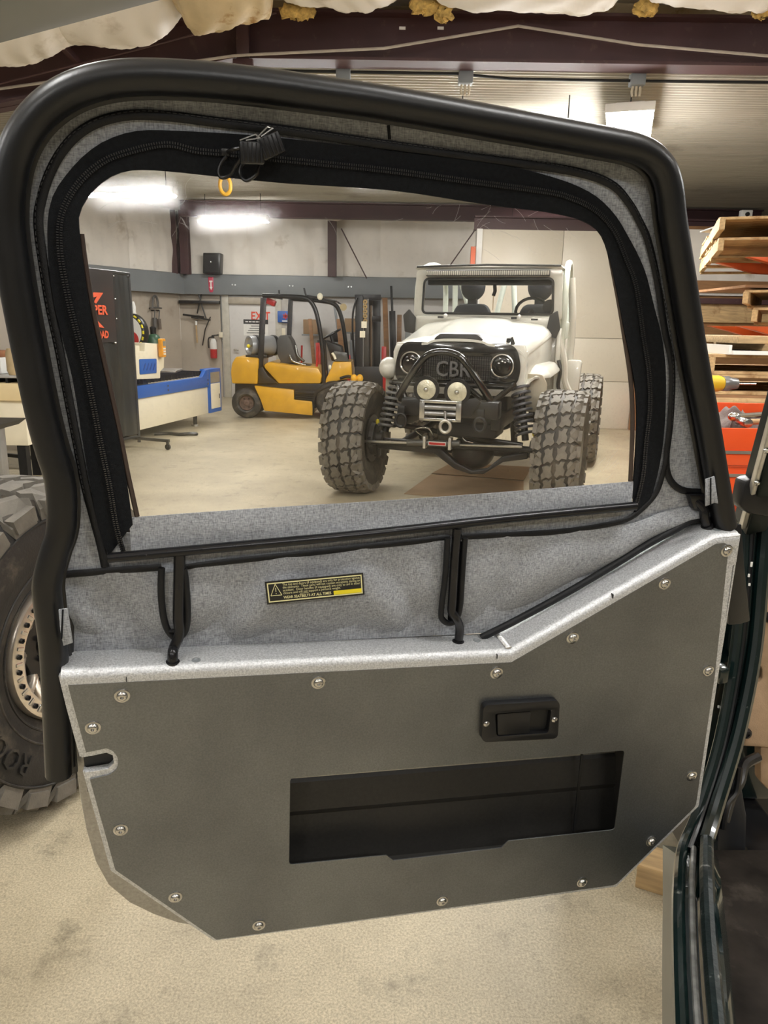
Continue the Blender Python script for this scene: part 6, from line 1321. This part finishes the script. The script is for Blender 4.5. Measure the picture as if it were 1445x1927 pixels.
P1 = V((q2.x, 6.0, zB)); pallet('upper of two pallets on the middle arms of the orange rack', pyaw(P1 + V((-.06, .06, .135)), ya - 10), W=1.8); pallet('lower of two pallets on the middle arms of the orange rack', pyaw(P1, ya - 8), W=1.8)
sb = MB().bx(0, 1.5, 0, 1.0, 0, .02).build('plywood_sheet', BROWNW, smooth=0); sb.location = P1 + V((.06, .3, .29)); tag(sb, 'plywood sheet lying on the middle pallets of the orange rack', 'plywood')
# ground stack: crate, pallets, white sheet on top
Y3 = 5.0; zz = 0.0; x3 = q3.x
bxh = atY(1335, 742, Y3).z
cr_ = thing('cardboard_crate', 'large brown crate at the bottom of the stack behind the red toolbox', 'crate', (x3 - .05, Y3, 0)); MB().bx(0, 2.2, 0, 1.05, 0, bxh).build('box', BROWNW, cr_, bev=.006); MB().bx(-.005, 2.205, -.01, 0, bxh - .10, bxh - .02).build('rail', WOOD, cr_, bev=.003)
z = bxh
labs = ['lowest pallet of the stack on the brown crate', 'middle pallet of the stack on the brown crate', 'top pallet of the stack, under the white edged sheet']
for k in range(2 if True else 3):
    pallet(labs[k] if k == 0 else labs[2], pyaw((x3 - .02 * k, Y3 + .02 * k, z), 0), L=2.0, W=1.1, n=9); z += .131
ws = thing('white_edged_panel', 'grey panel with white folded edges on the stacked pallets', 'panel', (x3 + .10, Y3 - .02, z)); MB().bx(0, 1.9, 0, 1.0, .0, .02).build('sheet', GREYM, ws); MB().bx(0, 1.9, -.02, 0, .0, .025).build('front_lip', WHITEP, ws); MB().bx(0, 1.9, .98, 1.0, .0, .10).build('back_lip', CARD, ws); MB().bx(-.02, 0, 0, 1.0, .0, .06).build('side_lip', WHITEP, ws)
for i, dx in enumerate((-.02, .62)): o = MB().bx(0, .13, 0, .9, 0, .045).build('spacer_block', WOODY, bev=.004); o.location = (x3 + .1 + dx + .3, Y3 + .04, z + .0215); tag(o, ('left' if i == 0 else 'right') + ' pine spacer lying on the white edged panel', 'wood')
o = MB().bx(0, 1.85, .1, .88, 0, .05).build('timber_bundle', WOOD, bev=.004); o.location = (x3 + .2, Y3 + .02, z + .068); tag(o, 'timber board on top of the stack, under the middle arms', 'timber')

# ------------------------------------------------------------------ red tool cart with drill, rag and tools
tc_ = atY(1352, 805, 3.0); TC = thing('tool_cart', 'orange-red tool cart with drawers behind the door edge, at the right', 'tool cart', (tc_.x - .12, 3.0, 0)); ztc = tc_.z
RO_ = M('orange_red_enamel', (.88, .10, .02), .3, 0, .03, 5, coat=.3)
MB().bx(0, .62, 0, .45, .12, ztc - .16).build('cabinet', RO_, TC, bev=.006)
tpz = ztc
m = MB(); m.bx(0, .62, -.005, .008, ztc - .16, ztc); m.bx(0, .62, .442, .455, ztc - .16, ztc + .06); m.bx(-.006, .008, 0, .45, ztc - .16, ztc); m.bx(.612, .626, 0, .45, ztc - .16, ztc); m.bx(0, .62, 0, .45, ztc - .17, ztc - .155); m.build('tray', RO_, TC, bev=.003)
zz_ = ztc - .16 
for k, h in enumerate((.005, .10, .26, .42, .58)):
    z1 = ztc - .075 - h; z0 = z1 - (.14 if k else .07)
    dr = MB().bx(.012, .608, -.014, .0, z0, z1 - .012).build('drawer', RO_, TC, bev=.003); MB().bx(.02, .60, -.020, -.012, z1 - .022, z1 - .010).build('handle', M('drawer_pull', (.45, .44, .42), .3, .8), dr)
for x in (.06, .56):
    for y in (.06, .39): MB().cyl((x - .015, y, .05), (x + .015, y, .05), .05, n=16).build('caster', DKMET, TC); MB().box((x, y, .10), (.05, .05, .05)).build('caster_mount', DKMET, TC)
def cartp(px, y): p = atY(px, 800, y); return V((p.x, y, ztc - .155))
# cordless drill standing on its battery
p = cartp(1352, 3.18); DR = thing('cordless_drill', 'yellow and black cordless drill standing on the red cart', 'drill', (p.x - .055, p.y, p.z)); hh_ = atY(1360, 722, 3.18).z - p.z
DY = M('drill_yellow', (.78, .52, .03), .4, 0, .04, 9)
MB().lathe([(-.10, 0), (-.10, .024), (-.09, .032), (.03, .034), (.05, .028), (.05, 0)], (0, 0, hh_), (1, .1, 0), 18).build('motor_body', DY, DR, smooth=50); MB().lathe([(.05, .030), (.075, .032), (.085, .026), (.115, .022), (.120, .012), (.120, 0)], (0, 0, hh_), (1, .1, 0), 18).build('chuck', M('grey_chuck', (.3, .3, .3), .35, .7), DR, smooth=40); MB().cyl((.12, .012, hh_), (.20, .02, hh_), .004, n=8).build('drill_bit', BRIGHT, DR)
MB().tube([(-.045, 0, hh_ - .02), (-.055, 0, hh_ - .10), (-.06, 0, .09)], [.024, .022, .022], 12).build('grip', BLACKM, DR, smooth=60); MB().box((-.02, 0, hh_ - .055), (.045, .028, .045)).build('trigger_guard', DY, DR, bev=.006); MB().box((-.05, 0, .045), (.11, .07, .09)).build('battery', BLACKM, DR, bev=.01); MB().box((-.04, -.036, .06), (.05, .004, .03)).build('battery_label', LY2, DR)
# crumpled grey rag
def rag(a, b):
    u, v_ = a * 2 - 1, b * 2 - 1; r = max(abs(u), abs(v_)); h = .07 * (1 - r ** 2) + .018 * sin(a * 15 + 4 * b) * (1 - r) + .010 * sin(b * 21 + 3 * sin(a * 9)) * (1 - r) + .012
    return (u * .085 + .015 * sin(b * 9), v_ * .12 + .03 * sin(a * 8), max(.002, h))
o = MB().grid(rag, 40, 34, (0, 0, .004)).build('shop_rag', M('grey_rag', (.20, .165, .15), .9, 0, .15, 20, .3, 120), smooth=70); p = cartp(1385, 3.24); o.location = (p.x, p.y, p.z + .116); tag(o, 'crumpled grey shop rag on the red cart beside the drill', 'rag')
bx_ = MB().bx(-.10, .055, -.14, .14, 0, .115).build('red_parts_tray', REDP, bev=.006); bx_.location = (p.x + .03, p.y, p.z); tag(bx_, 'red parts tray under the grey rag on the tool cart', 'tray')
def htool(name, label, px, y, z, pts, r, mat, extra=None, cat='tool'):
    p = cartp(px, y); t = thing(name, label, cat, (p.x, p.y, p.z + z)); MB().tube(pts, r, 10).build('shaft', mat, t)
    for n_, f_, mt in extra or []: f_(MB()).build(n_, mt, t, bev=.002)
    return t
htool('ratchet', 'chrome ratchet lying on the red cart, right of the rag', 1424, 3.14, .185, [(-.10, 0, .0), (.10, .02, .015)], .012, BRIGHT, [('head', lambda m: m.sphere((-.10, 0, 0), (.026, .022, .02), 14, 10), BRIGHT)])
htool('hammer', 'hammer with a wooden handle lying on the red cart', 1436, 3.10, .170, [(-.09, -.02, 0), (.10, .01, .005)], .012, WOOD, [('head', lambda m: m.cyl((-.09, -.06, 0), (-.09, .03, 0), .018, n=14), BRIGHT)])
htool('spray_bottle', 'chrome tool standing tilted at the right end of the cart', 1442, 3.2, .165, [(0, 0, 0), (.03, 0, .10), (.04, 0, .14)], .014, BRIGHT, [('tip', lambda m: m.sphere((.04, 0, .14), (.02, .02, .03), 12, 8), BRIGHT)]).name = 'socket_extension'
tr_ = MB().bx(-.055, .13, -.14, .14, 0, .15).build('parts_box', DKMET, bev=.006); p = cartp(1434, 3.2); tr_.location = p + V((.06, 0, 0)); tag(tr_, 'dark parts box on the cart, carrying the chrome tools', 'box')
p = cartp(1352, 3.1); o = MB().box((0, 0, .02), (.05, .12, .04)).build('yellow_marker', LY2, bev=.006); o.location = p + V((.035, .0, .0)); tag(o, 'small yellow marker block in front of the drill', 'tool')
# small white camera bracket at the far ceiling beam on the right
p = atY(1411, 386, 11.4); o = MB().box((0, 0, 0), (.16, .10, .12)).build('ceiling_sensor', WHITEP, bev=.01); MB().cyl((0, -.05, 0), (0, -.07, 0), .03, n=14).build('sensor_eye', DARKS, o); o.location = (p.x, 11.5, 3.135); tag(o, 'small white sensor box on the dark beam at the upper right', 'sensor')
